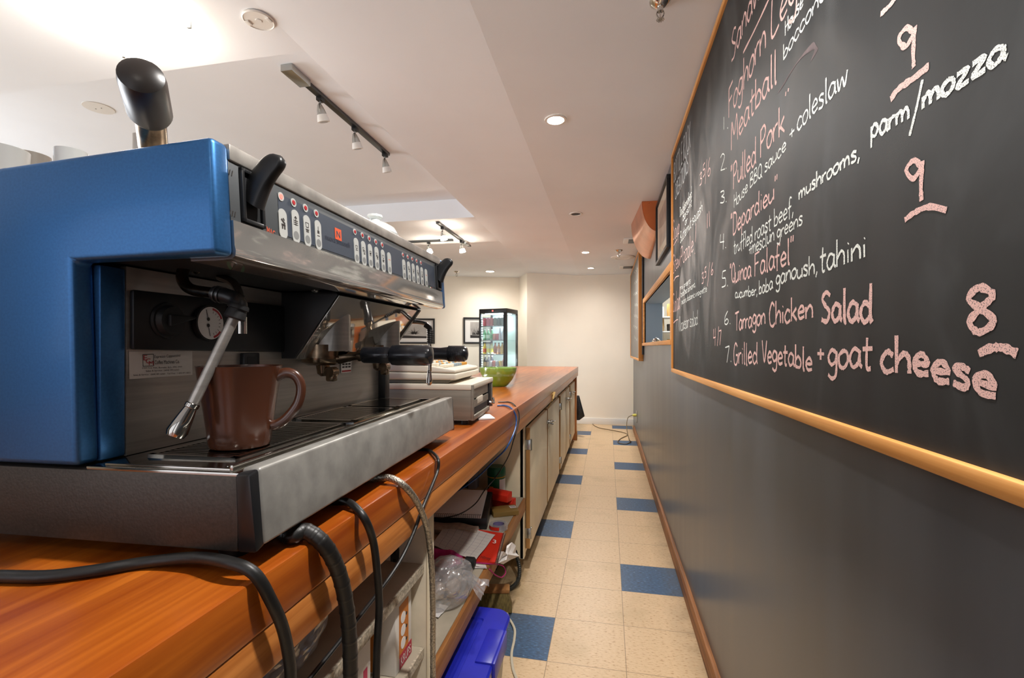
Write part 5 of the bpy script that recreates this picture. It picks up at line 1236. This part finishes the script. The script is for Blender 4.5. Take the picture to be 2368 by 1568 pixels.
# ================================================================== CARTONS AND BAGS IN THE NEAR BAY
bx = lambda u, v, x=-.475: on(0, x, u, v)
A = bx(914, 1500); B_ = bx(951, 1500); zt_ = .640
t = thing('appliance_carton', 'white and orange coffee maker carton standing in the near bay beside the divider', 'carton', (-.475, A.y, .476))
W_c = B_.y - A.y
b = MB(); b.box(-.20, 0, 0, W_c, 0, zt_ - .476, .001); b.mi = 1; b.box(.0001, .0006, W_c * .22, W_c * .80, .03, .150); b.mi = 2; b.box(.0001, .0009, W_c * .25, W_c, .002, .035); b.mi = 1; b.box(-.16, -.05, -.0006, -.0001, .004, .15)
b.mi = 0
for k in range(3): b.lathe((.001, W_c * .5, .0), [(.0, 0)], 3) if False else None
b.build('carton', [BOXW, BOXO, M('carton red', '#b3163a', .5)], t)
b = MB()
for k in range(3): b.cyl((.0007, W_c * .46, .055 + k * .030), (.0013, W_c * .46, .055 + k * .030), .013, n=16)
b.mi = 1
for k in range(3): b.cyl((.0007, W_c * .66, .055 + k * .030), (.0015, W_c * .66, .055 + k * .030), .004, n=10)
b.build('printed_cups', [PAPER, INK], t)
text('KRUPS', PAPER, t, (.0012, W_c * .30, .008), (0, W_c * .62, 0), (0, 0, .020), 'lettering', .0003)
b = MB(); b.hexa([(-.12, .005, .165), (0, .005, .165), (0, W_c - .004, .165), (-.12, W_c - .004, .165), (-.14, .02, .185), (-.02, .02, .188), (-.02, W_c - .01, .188), (-.14, W_c - .01, .185)]); b.build('open_flap', BOXW, t)
A2 = bx(850, 1500)
t = thing('appliance_carton', 'second white carton with pink print, left of the orange coffee maker carton', 'carton', (-.49, A2.y - .03, .476))
b = MB(); b.box(-.2, 0, 0, .07, 0, .16, .001); b.mi = 1; b.box(.0001, .0006, .04, .056, .01, .09); b.build('carton', [BOXW, M('pink print', '#c43a5c', .6)], t)
bg = crumple('plastic_bag', 'clear plastic bag with blue print on the upper shelf of the near bay', 'bag', (-.540, .66, .686), .085, (.68, 1.35, .70), POLY, 5, .4)
b = MB(); random.seed(4)
for k in range(7): b.ball((random.uniform(-.04, .03), random.uniform(-.08, .08), .03 + random.uniform(0, .06)), .022, (1, 1.3, .8), 10, 6)
b.build('contents', [M('blue wrap', '#1c3f9e', .4)], bg)
bg2 = crumple('plastic_bag', 'second clear plastic bag with red print under the blue-print bag in the near bay', 'bag', (-.56, .52, .476), .10, (.7, 1.3, .62), POLY, 9, .4)
b = MB()
for k in range(4): b.ball((random.uniform(-.03, .03), random.uniform(-.08, .08), .03), .028, (1, 1.3, .8), 10, 6)
b.build('contents', [M('red wrap', '#9e3a30', .5)], bg2)

# ================================================================== ON THE FLOOR UNDER THE SHELF
BZ = .285
bt = thing('storage_tub', 'frosted storage tub with a blue snap lid pushed under the low shelf', 'storage tub', (-.45, 1.48, 0)); o_ = (-.45, 1.48, 0)
x0, x1, y0, y1 = -.72, -.335, 1.17, 1.665
b = MB(o_); b.hexa([(x0 + .03, y0 + .03, .002), (x1 - .035, y0 + .03, .002), (x1 - .035, y1 - .03, .002), (x0 + .03, y1 - .03, .002), (x0 + .015, y0 + .015, BZ - .02), (x1 - .018, y0 + .015, BZ - .02), (x1 - .018, y1 - .015, BZ - .02), (x0 + .015, y1 - .015, BZ - .02)], .012, 3); b.build('tub', BINCLR, bt)
b = MB(o_)
def rrect(x0, x1, y0, y1, r_, z):
    return [Vector((cx_ + r_ * math.cos(a0 + math.pi / 2 * k / 6), cy_ + r_ * math.sin(a0 + math.pi / 2 * k / 6), z)) for cx_, cy_, a0 in ((x1 - r_, y1 - r_, 0), (x0 + r_, y1 - r_, math.pi / 2), (x0 + r_, y0 + r_, math.pi), (x1 - r_, y0 + r_, 1.5 * math.pi)) for k in range(7)]
b.loft([rrect(x0 + .01, x1 - .01, y0 + .01, y1 - .01, .05, BZ - .020), rrect(x0, x1, y0, y1, .055, BZ - .018), rrect(x0, x1, y0, y1, .055, BZ - .006), rrect(x0 + .006, x1 - .006, y0 + .006, y1 - .006, .05, BZ), rrect(x0 + .085, x1 - .085, y0 + .075, y1 - .075, .012, BZ + .001), rrect(x0 + .088, x1 - .088, y0 + .078, y1 - .078, .012, BZ - .004), rrect(x0 + .10, x1 - .10, y0 + .09, y1 - .09, .01, BZ - .004), rrect(x0 + .103, x1 - .103, y0 + .093, y1 - .093, .01, BZ + .001)])
b.build('lid', BINBLUE, bt)
b = MB(o_); b.box(x1 - .055, x1 - .001, 1.36, 1.53, BZ - .004, BZ + .006, .004); b.box(x1 - .004, x1 + .008, 1.36, 1.53, BZ - .055, BZ + .005, .003); b.build('snap_handle', BINBLUE, bt)
b = MB(o_)
for k in range(14):
    a0, a1 = 2 * math.pi * k / 14, 2 * math.pi * (k + 1) / 14
    b.face([b.v((-.385 + r_ * math.cos(a), 1.275 + r_ * math.sin(a), BZ + .002)) for r_, a in ((.009, a0), (.0105, a0), (.0105, a1), (.009, a1))])
bar3 = [(-.390, 1.270, -.380, 1.280), (-.388, 1.282, -.378, 1.272), (-.392, 1.276, -.384, 1.284)]
for a in bar3: b.quad((a[0], a[1], BZ + .002), (a[0] + .0015, a[1], BZ + .002), (a[2] + .0015, a[3], BZ + .002), (a[2], a[3], BZ + .002))
b.build('moulded_mark', PAPERG, bt, smooth=None, recalc=False)
br_ = thing('hand_brush', 'straw bristled hand brush lying on the floor under the cabinet side', 'brush', (-.50, 2.16, 0), .2)
b = MB(); b.box(-.16, .05, -.03, .03, .085, .105, .006); b.build('back', PLY, br_)
b = MB(); b.hexa([(-.165, -.045, .004), (.062, -.045, .004), (.062, .045, .004), (-.165, .045, .004), (-.15, -.026, .085), (.045, -.026, .085), (.045, .026, .085), (-.15, .026, .085)], .004); b.build('bristles', BRISTLE, br_)
def conduit(name, label, pts, r):
    o_ = pts[0]; b = MB(o_); b.tube(pts, r * .9, 10, 10); P = catmull(pts, 10)
    for k in range(1, len(P) - 1):
        d = (P[k + 1] - P[k - 1]).normalized(); b.turned(P[k] - d * .003, P[k] + d * .003, [(0, r * .9), (.5, r * 1.12), (1, r * .9)], 10)
    o = b.build(name, CONDUIT); o.location = o_; return tag(o, label, 'conduit')
conduit('flexible_conduit', 'dark ribbed conduit hanging out below the first cabinet', [Vector((-.49, 2.50, .13)), Vector((-.45, 2.42, .07)), Vector((-.46, 2.36, .02)), Vector((-.53, 2.30, .012)), Vector((-.70, 2.32, .012))], .0105)
conduit('flexible_conduit', 'dark ribbed conduit lying on the floor in front of the hand brush', [Vector((-.92, 2.02, .012)), Vector((-.75, 1.98, .012)), Vector((-.62, 2.02, .012)), Vector((-.54, 2.04, .012))], .0105)
conduit('flexible_conduit', 'dark ribbed conduit arching up behind the hand brush', [Vector((-.85, 2.2, .012)), Vector((-.72, 2.24, .06)), Vector((-.63, 2.30, .13)), Vector((-.60, 2.38, .22))], .010)
sb = tag(MB().box(-.03, .03, 0, .012, 0, .13, .002).build('junction_box', M('grey box', '#8b8678', .5)), 'small grey junction box fixed on the cabinet side near the floor', 'box'); sb.location = (-.56, 2.516, .10)
scr = tag(MB().box(-.16, .16, -.07, .07, 0, .012, .002).build('floor_scrap', M('grimy board', '#4f452c', .8, noise=(20, .5))), 'grimy piece of board on the floor beyond the blue lid', 'board'); scr.location = (-.62, 1.86, .001)
fc = lambda u, v: on(2, .0045, u, v)
hose('lamp_flex', 'cream flat flex running over the floor tiles beside the blue-lidded tub', 'cable', [Vector((-.52, 1.72, .0045)), fc(1160, 1418), fc(1178, 1432), fc(1190, 1455), fc(1189, 1480), fc(1183, 1512), fc(1186, 1545), fc(1196, 1575), fc(1215, 1640)], .0055, CABLEW, 10, flat=.6)
wl = tag(MB().box(-.012, .012, -.02, .02, 0, .26, .002).build('shelf_leg', M('scuffed post', '#7d6d58', .6, noise=(20, .4))), 'scuffed post stub standing by the tub at the bottom of the picture', 'post'); wl.location = (-.352, 1.205, .001)
wl.location = (*on(2, .001, 1152, 1560).xy, .001); wl.scale = (.7, .7, .35)
# black bag hanging at the far end of the counter
hb = thing('black_bag', 'black plastic bag hanging at the far end of the counter', 'bag', (-.40, 6.40, .25))
b = MB((-.40, 6.40, .25)); P = [on(1, 6.42, u, v) for u, v in ((1339, 915), (1352, 963), (1340, 972), (1330, 972), (1330, 915))]
b.prism(P, [p + Vector((-.0, .05, 0)) for p in P], .008); b.build('sack', M('black polythene', '#26282c', .3, noise=(18, .6), bump=(30, .8)), hb)

# ================================================================== CEILING FITTINGS AND LAMPS
DL = Vector((-1.745, 1.395, ZL))
t = thing('ceiling_lamp', 'big round glowing dish lamp on the low ceiling at the upper left', 'ceiling lamp', DL)
b = MB(); b.lathe((0, 0, 0), [(.16, -.0005), (.20, -.004), (.205, -.03), (.16, -.03)], 40); b.build('base_ring', WHITE2, t)
b = MB(); b.lathe((0, 0, 0), [(.235, -.022), (.246, -.028), (.240, -.040), (.20, -.062), (.13, -.082), (.06, -.092), (.001, -.095)], 48); b.build('diffuser', BRASSFL, t)
for k in range(3):
    a = .3 + k * 2.094; b = MB(); b.box(-.008, .008, -.004, .004, -.044, -.012, .001); o = b.build('clip', ZINC, t); o.location = (math.cos(a) * .243, math.sin(a) * .243, 0); o.rotation_euler = (0, 0, a)
lamp('dish_lamp_glow', 'POINT', DL + Vector((0, 0, -.45)), 5, (1, .93, .84), .12)
def downlight(i, x, y, z, pw, label, slope=0, lit=True, r=.055):
    t = thing('downlight', label, 'downlight', (x, y, z), 0, 'recessed downlights')
    t.rotation_euler = (0, slope, 0)
    b = MB(); b.lathe((0, 0, 0), [(r * .74, -.001), (r * .78, -.007), (r, -.006), (r * 1.02, -.0005)], 32); b.build('trim_ring', WHITE2, t)
    b = MB(); b.lathe((0, 0, 0), [(.001, -.0035), (r * .74, -.0025)], 28); b.build('lamp_face', LAMPHOT if lit else BLACKM, t)
    if lit:
        lamp('downlight_beam', 'SPOT', (x, y, z - .02), pw, (1, .965, .93), .045, spot=165, blend=.9)
dl1 = on(2, ZC, 1285, 276); downlight(0, dl1.x, dl1.y, ZC, 60, 'lit recessed downlight nearest the camera over the aisle')
dk = on(2, ZC, 1332, 494); downlight(1, dk.x, dk.y, ZC, 0, 'dark unlit recessed downlight hole over the aisle', lit=False)
d2 = on(2, ZC, 1354, 583); downlight(2, d2.x, d2.y, ZC, 84, 'lit recessed downlight halfway down the aisle')
d3 = Vector((-.24, 6.95, ZC)); downlight(3, d3.x, d3.y, ZC, 15, 'lit recessed downlight nearest the far wall')
d4 = Vector((-1.85, 7.35, ZL)); downlight(4, d4.x, d4.y, ZL, 30, 'lit recessed downlight in front of the drinks fridge', r=.085)
downlight(5, .22, .60, ZC, 75, 'added lit downlight, unseen above the picture, brightening the near end of the aisle')  # out of view, added to light surfaces facing the aisle
downlight(6, .20, -1.0, ZC, 8, 'added lit downlight, unseen behind the camera, over the aisle')  # out of view, added as extra light for the near end
# smoke detector base, speaker plates, vents, sprinklers
p = on(2, ZL, 598, 44)
t = thing('detector_base', 'round white detector base on the ceiling to the right of the dish lamp', 'detector', (p.x, p.y, ZL))
b = MB(); b.lathe((0, 0, 0), [(.054, -.0005), (.056, -.006), (.052, -.009), (.050, -.006), (.012, -.006), (.011, -.009), (.001, -.009)], 36); b.build('plate', WHITE2, t)
for q0 in (.035, -.05): b = MB(); b.box(q0, q0 + .015, -.012, .012, -.012, -.006, .001); b.build('clip', WHITE2, t)
p = on(2, ZR, 228, 249)
t = thing('blanking_plate', 'flat round white cover plate in the ceiling coffer at left', 'cover plate', (p.x, p.y, ZR))
b = MB(); b.lathe((0, 0, 0), [(.075, -.0005), (.074, -.004), (.001, -.005)], 32); b.build('plate', WHITE2, t)
b = MB(); b.cyl((.02, 0, -.0045), (.02, 0, -.006), .003, n=8); b.cyl((-.02, 0, -.0045), (-.02, 0, -.006), .003, n=8); b.build('screws', STEELDARK, t)
p = on(2, ZC, 1441, 611)
t = thing('ceiling_speaker', 'round white ceiling speaker grille near the far chalkboard', 'speaker', (.19, 6.2, ZC))
b = MB(); b.lathe((0, 0, 0), [(.15, -.0005), (.15, -.008), (.135, -.012), (.09, -.012), (.088, -.008), (.001, -.008)], 36); b.build('grille', WHITE2, t)
for nm, y in (('nearer', 5.25), ('farther', 6.95)):
    t = thing('air_vent', nm + ' square ceiling vent along the grey wall', 'vent', (.27, y, ZC))
    b = MB(); b.box(-.10, .10, -.12, .12, -.010, -.0005, .002); b.build('frame', WHITE2, t)
    b = MB(); b.box(-.05, .09, -.09, .09, -.014, -.0105); b.build('louvre', STEELDARK, t)
def sprinkler(x, y, z, label, big=1.0):
    t = thing('sprinkler', label, 'sprinkler', (x, y, z), 0, 'fire sprinklers'); k = big
    b = MB(); b.lathe((0, 0, 0), [(.036 * k, -.0005), (.034 * k, -.006 * k), (.020 * k, -.016 * k), (.014 * k, -.020 * k), (.001, -.020 * k)], 24); b.build('escutcheon', CHROME, t)
    b = MB(); b.cyl((0, 0, -.019 * k), (0, 0, -.036 * k), .010 * k, n=12); b.cyl((0, 0, -.036 * k), (0, 0, -.055 * k), .003 * k, n=8)
    for s_ in (1, -1): b.tube([(s_ * .009 * k, 0, -.034 * k), (s_ * .012 * k, 0, -.045 * k), (s_ * .004 * k, 0, -.060 * k)], .0022 * k, 6)
    b.build('frame', CHROME, t)
    b = MB(); b.cyl((0, 0, -.060 * k), (0, 0, -.063 * k), .008 * k, n=10)
    for q in range(10): a = 2 * math.pi * q / 10; b.box(math.cos(a) * .011 * k - .002 * k, math.cos(a) * .011 * k + .002 * k, math.sin(a) * .011 * k - .002 * k, math.sin(a) * .011 * k + .002 * k, -.0635 * k, -.0615 * k)
    b.build('deflector', CHROME, t)
p = on(2, ZC, 1527, 2); sprinkler(p.x, p.y, ZC, 'nearest chrome sprinkler head, at the top edge of the picture')
p = on(2, ZC, 1431, 596); sprinkler(.13, 5.75, ZC, 'chrome sprinkler head beside the ceiling speaker', 1.3)
sprinkler(-2.38, 7.25, ZL, 'chrome sprinkler head in front of the framed photographs', 1.3)
# track lights
GLOW = LAMPHOT
def track(name, label, p0, p1, heads, z, box=None, lits=(), aim=Vector((.25, .1, -1)), power=0):
    o_ = Vector((p0[0], p0[1], z)); t = thing('track_light', label, 'track light', o_, 0, 'ceiling track lights')
    A, B_ = Vector((p0[0], p0[1], z - .001)), Vector((p1[0], p1[1], z - .001)); d = (B_ - A).normalized(); n = Vector((-d.y, d.x, 0))
    def bar(a, c_, w_, h, zz):
        b = MB(o_); q0, q1 = a - n * w_, a + n * w_; q2, q3 = c_ + n * w_, c_ - n * w_; up = Vector((0, 0, -h)); z_ = Vector((0, 0, zz))
        b.hexa([q + up + z_ for q in (q0, q3, q2, q1)] + [q + z_ for q in (q0, q3, q2, q1)], .002); return b
    bar(A, B_, .018, .020, 0).build('rail', STEELDARK, t)
    if box is not None:
        c_ = A + d * box; bar(c_ - d * .075, c_ + d * .075, .032, .034, -.0005).build('power_box', ZINC, t)
    for i, f in enumerate(heads):
        c_ = A.lerp(B_, f) + Vector((0, 0, -.02)); lit = i in lits
        b = MB(o_); b.box(c_.x - .016, c_.x + .016, c_.y - .02, c_.y + .02, c_.z - .022, c_.z + .001, .003); hd2 = b.build('lamp_head', BLACKP, t)
        b = MB(o_); s0 = c_ + Vector((0, 0, -.02)); s1 = c_ + Vector((0, 0, -.062)); b.cyl(s0, s1, .0045, n=10); b.build('stem', ZINC, hd2)
        ad = aim.normalized(); h0 = s1 - ad * .028; h1 = s1 + ad * .030; h2 = h1 + ad * .038
        b = MB(o_); b.turned(h0, h1, [(0, .004), (.15, .012), (.6, .021), (1, .026)], 20); b.build('holder', ZINC, hd2)
        b = MB(o_); b.turned(h1, h2, [(0, .0262), (.6, .032), (.97, .0335), (1, .030)], 20); b.build('glass_shade', GLOW if lit else LAMPDIM, hd2)
        b = MB(o_); b.cyl(h2 + ad * .0002, h2 + ad * .001, .022, n=20); b.build('bulb_face', GLOW if lit else STEEL, hd2)
        if lit and power:
            rot = ad.to_track_quat('-Z', 'Y').to_euler(); lamp('track_beam', 'SPOT', h2 + ad * .006, power, (1, .88, .72), .03, rot, 95, .7)
    return t
T0, T1 = on(2, ZR, 690, 175), on(2, ZR, 899, 354)
xm = (T0.x + T1.x) / 2
track('a', 'nearest track light, three unlit heads in the ceiling coffer', (xm, T0.y - .05), (xm, T1.y), (.22, .57, .96), ZR, .02, (), Vector((.10, .35, -1)))
T2, T3 = on(2, ZL, 1012, 512), on(2, ZL, 1092, 568)
track('b', 'middle track light with two lit heads on the beam between the coffers', (T2.x, T2.y), (T2.x, T3.y - .03), (.13, .70), ZL, (T3.y - T2.y) * .80, (0, 1), Vector((.20, .10, -1)), 22)
T4, T5 = on(2, ZL, 930, 564), on(2, ZL, 1058, 557)
track('c', 'crosswise track light with one lit head just before the second coffer', (T4.x - .3, T5.y - .10), (T5.x - .02, T5.y - .10), (.70,), ZL, None, (0,), Vector((.3, -.15, -1)), 22)

# ================================================================== DRINKS FRIDGE AND PICTURES
FX = Vector((-1.48, 6.90, 0)); FA = math.radians(-13)
FWID, FDEP, FH = .47, .42, 1.815
fr = thing('drinks_fridge', 'tall black framed glass drinks fridge lit inside, beyond the far end of the counter', 'fridge', FX, FA)
# own frame: front edge runs along -x from the origin corner, depth along +y
b = MB(); b.box(-FWID, 0, 0, FDEP, .002, .16, .006); b.box(-FWID, 0, 0, FDEP, FH - .065, FH, .006); b.build('cabinet', BLACKP, fr)
for x0, x1, y0, y1 in ((-FWID, -FWID + .028, 0, .03), (-.055, 0, 0, .03), (-.03, 0, FDEP - .03, FDEP), (-FWID, -FWID + .03, FDEP - .03, FDEP)):
    b = MB(); b.box(x0, x1, y0, y1, .16, FH - .065, .002); b.build('post', BLACKP, fr)
b = MB(); b.box(-FWID + .03, -.03, FDEP - .012, FDEP - .008, .16, FH - .065); b.build('back_glass', M('fridge back', '#b4c2bd', .3), fr)
b = MB(); b.box(-.006, -.002, .03, FDEP - .03, .16, FH - .065); b.build('side_glass', GLASSP, fr)
b = MB(); b.box(-FWID + .002, -FWID + .006, .03, FDEP - .03, .16, FH - .065); b.build('side_glass', GLASSP, fr)
b = MB(); b.box(-FWID + .028, -.055, .008, .012, .16, FH - .065); b.build('door_glass', GLASSP, fr)
SHZ = [FH - .065 - .195 - k * .215 for k in range(5)]
for z in SHZ:
    b = MB(); b.box(-FWID + .03, -.035, .02, FDEP - .015, z - .006, z, .001); b.mi = 1; b.box(-FWID + .03, -.035, .016, .022, z - .012, z + .002); b.build('shelf', [GLASSP, STEELDARK], fr)
b = MB()
for k in range(40): b.box(-FWID + .036, -FWID + .044, .022, .030, .24 + k * .0375, .258 + k * .0375)
b.build('led_strip', LEDW, fr)
b = MB(); b.box(-FWID + .06, -.08, .08, FDEP - .06, FH - .070, FH - .0655); b.build('led_panel', LEDW, fr)
b = MB(); b.box(-FWID * .5 - .03, -FWID * .5 + .03, -.002, -.0005, FH - .04, FH - .025); b.mi = 1; b.box(-FWID * .5 - .012, -FWID * .5 + .012, -.003, -.002, FH - .043, FH - .022); b.build('display', [INK, REDON], fr)
FMX = Matrix.Translation(FX) @ Matrix.Rotation(FA, 4, 'Z')
lamp('fridge_led', 'POINT', FMX @ Vector((-.24, .12, 1.55)), 2.4, (.85, .93, 1), .04); lamp('fridge_led', 'POINT', FMX @ Vector((-.24, .06, 1.12)), 2.2, (.85, .93, 1), .04)
lamp('fridge_side_glow', 'POINT', FMX @ Vector((-.10, .2, 1.0)), 1.2, (.80, .9, 1), .04)
colors = {}
def dm(h):
    if h not in colors: colors[h] = M('drink ' + h, h, .25)
    return colors[h]
def can(x, y, z, h, label, ht=.118, r_=.03):
    t = tag(MB().lathe((0, 0, 0), [(.001, 0), (r_ * .8, 0), (r_, .008), (r_, ht - .014), (r_ * .78, ht - .003), (.001, ht - .004)], 16).build('drink_can', dm(h)), label, 'can', 'cans in the drinks fridge'); t.location = FMX @ Vector((x, y, z + .001)); t.rotation_euler = (0, 0, FA)
def bottle(x, y, z, h, cap, label, ht=.19, r_=.028, lab=None):
    t = thing('drink_bottle', label, 'bottle', FMX @ Vector((x, y, z + .001)), FA, 'bottles in the drinks fridge')
    b = MB(); b.lathe((0, 0, 0), [(.001, 0), (r_, .002), (r_, ht * .55), (r_ * .9, ht * .64), (r_ * .42, ht * .8), (r_ * .40, ht * .93), (.001, ht * .93)], 16); b.build('body', dm(h), t)
    b = MB(); b.lathe((0, 0, 0), [(r_ * .46, ht * .92), (r_ * .46, ht), (.001, ht)], 12); b.build('cap', dm(cap), t)
    if lab: b = MB(); b.lathe((0, 0, 0), [(r_ * 1.02, ht * .15), (r_ * 1.02, ht * .48)], 16); b.build('label_band', dm(lab), t)
xs = [-.405 + .060 * k for k in range(6)]
row1 = ['#b3364e', '#b3364e', '#a8402e', '#5c6f58', '#26503c', '#2c5a33']; nm1 = ['pink', 'pink', 'rust red', 'grey green', 'dark green', 'green']
ords = ['far left', 'second from left', 'third from left', 'third from right', 'second from right', 'far right']
for k, x in enumerate(xs): can(x, .07, SHZ[0], row1[k], nm1[k] + ' can at the ' + ords[k] + ' of the top fridge shelf', .125)
for k in range(3): bottle(xs[k], .07, SHZ[1], '#5fa779', '#dfe8e2', 'green glass bottle on the second fridge shelf, ' + ords[k], .165, .026, '#bfe0c8' if k != 2 else '#2f9a4e')
can(xs[2] + .052, .05, SHZ[1], '#c98a78', 'pale orange can between the green bottles and the clear bottles', .10, .024); can(xs[3] + .042, .05, SHZ[1], '#b86a70', 'pink can left of the clear water bottles', .10, .024)
for k in (4, 5): bottle(xs[k] + .014, .08, SHZ[1], '#dfe8f4', '#f2f6fb', 'clear water bottle at the right of the second fridge shelf' + (', rightmost' if k == 5 else ''), .185, .027)
r3 = ['#d9b93c', '#bfc9a8', '#c3cc9a', '#a8653a', '#c98b4a', '#d9b840']; n3 = ['yellow', 'pale green', 'pale lime', 'brown', 'amber', 'golden']
for k, x in enumerate(xs): bottle(x, .07, SHZ[2], r3[k], '#4c463e', n3[k] + ' juice bottle at the ' + ords[k] + ' of the third fridge shelf', .175, .029, ['#c6502c', '#d6cf4a', '#d6cf4a', '#8a4c2c', '#c9a08a', '#e0c04a'][k])
for k in range(3): bottle(xs[k] - .01, .10, SHZ[3], '#26222e', '#d9d2c4', 'dark glass bottle at the back of the bottom visible fridge shelf, ' + ords[k], .19, .027, '#a58a66')
r4 = ['#a9a6a8', '#b4655a', '#9aa0a8', '#c2a33c']; n4 = ['silver', 'red and silver', 'grey', 'gold']
for k in range(4): can(xs[2] - .01 + .058 * k, .05, SHZ[3], r4[k], n4[k] + ' can in front on the bottom visible fridge shelf', .115)
bottle(xs[5], .12, SHZ[3], '#7a3328', '#3a3d5c', 'red brown bottle at the right of the bottom visible fridge shelf', .18, .024)
def photo(u0, u1, v0, v1, label, kind):
    def wp(u, v, h=0):
        d = ray(u, v); t = (FW0 - EYEP).dot(FWN) / d.dot(FWN); return EYEP + d * t + FWN * h
    A, B_ = wp(u0, v1), wp(u1, v1); z0, z1 = A.z, wp(u0, v0).z; d = (B_ - A); d.z = 0; L_ = d.length; d.normalize()
    t = thing('framed_photograph', label, 'picture', (A.x, A.y, z0)); Hh = z1 - z0
    Q = lambda x, z, h: Vector((d.x * x + FWN.x * h, d.y * x + FWN.y * h, z))
    b = MB()
    for (a, c_, e, g) in ((0, L_, 0, .03), (0, L_, Hh - .03, Hh), (0, .03, .03, Hh - .03), (L_ - .03, L_, .03, Hh - .03)):
        b.hexa([Q(a, e, .002), Q(c_, e, .002), Q(c_, e, .028), Q(a, e, .028), Q(a, g, .002), Q(c_, g, .002), Q(c_, g, .028), Q(a, g, .028)], .001)
    b.build('frame', BLACKP, t)
    b = MB(); b.quad(Q(.03, .03, .008), Q(L_ - .03, .03, .008), Q(L_ - .03, Hh - .03, .008), Q(.03, Hh - .03, .008)); b.build('mount', PAPER, t, smooth=None, recalc=False)
    mx, mz = L_ * .20, Hh * .22
    b = MB(); b.quad(Q(mx, mz, .009), Q(L_ - mx, mz, .009), Q(L_ - mx, Hh - mz * .8, .009), Q(mx, Hh - mz * .8, .009)); b.mi = 1
    random.seed(kind)
    w2, h2 = L_ - 2 * mx, Hh - 1.8 * mz
    for k in range(46):
        if kind == 1:                       # palm-like plant
            a = random.uniform(.1, 3.0); r_ = random.uniform(.1, .42) * h2; cx_, cz_ = mx + w2 * .5, mz + h2 * .25
            p, q = (cx_ + math.cos(a) * r_ * .3, cz_ + math.sin(a) * r_ * .3), (cx_ + math.cos(a) * r_ * 1.3, cz_ + math.sin(a) * r_ * 1.2); wd = .010
        else:
            x = mx + random.uniform(.1, .8) * w2; p = (x, mz + h2 * .2); q = (x + random.uniform(-.03, .03), mz + h2 * random.uniform(.25, .75)); wd = .010
        q = (min(max(q[0], mx), L_ - mx), min(q[1], Hh - mz * .8)); p = (min(max(p[0], mx), L_ - mx), p[1])
        dd = Vector((q[0] - p[0], q[1] - p[1])); 
        if dd.length < 1e-4: continue
        nn = Vector((-dd.y, dd.x)).normalized() * wd * .5
        b.face([b.v(Q(p[0] + nn.x, p[1] + nn.y, .0095)), b.v(Q(q[0], q[1], .0095)), b.v(Q(p[0] - nn.x, p[1] - nn.y, .0095))])
    b.quad(Q(mx, mz, .0094), Q(L_ - mx, mz, .0094), Q(L_ - mx, mz + h2 * .12, .0094), Q(mx, mz + h2 * .18, .0094))
    b.build('print', [M('photo grey', '#b9b3ad', .5, noise=(6, .25)), INK], t, smooth=None, recalc=False)
photo(910, 1005.5, 736, 795, 'black framed photograph of palm-like plants on the far white wall behind the second steam wand', 1)
photo(1071.5, 1150, 734, 795, 'black framed photograph partly hidden behind the drinks fridge', 2)
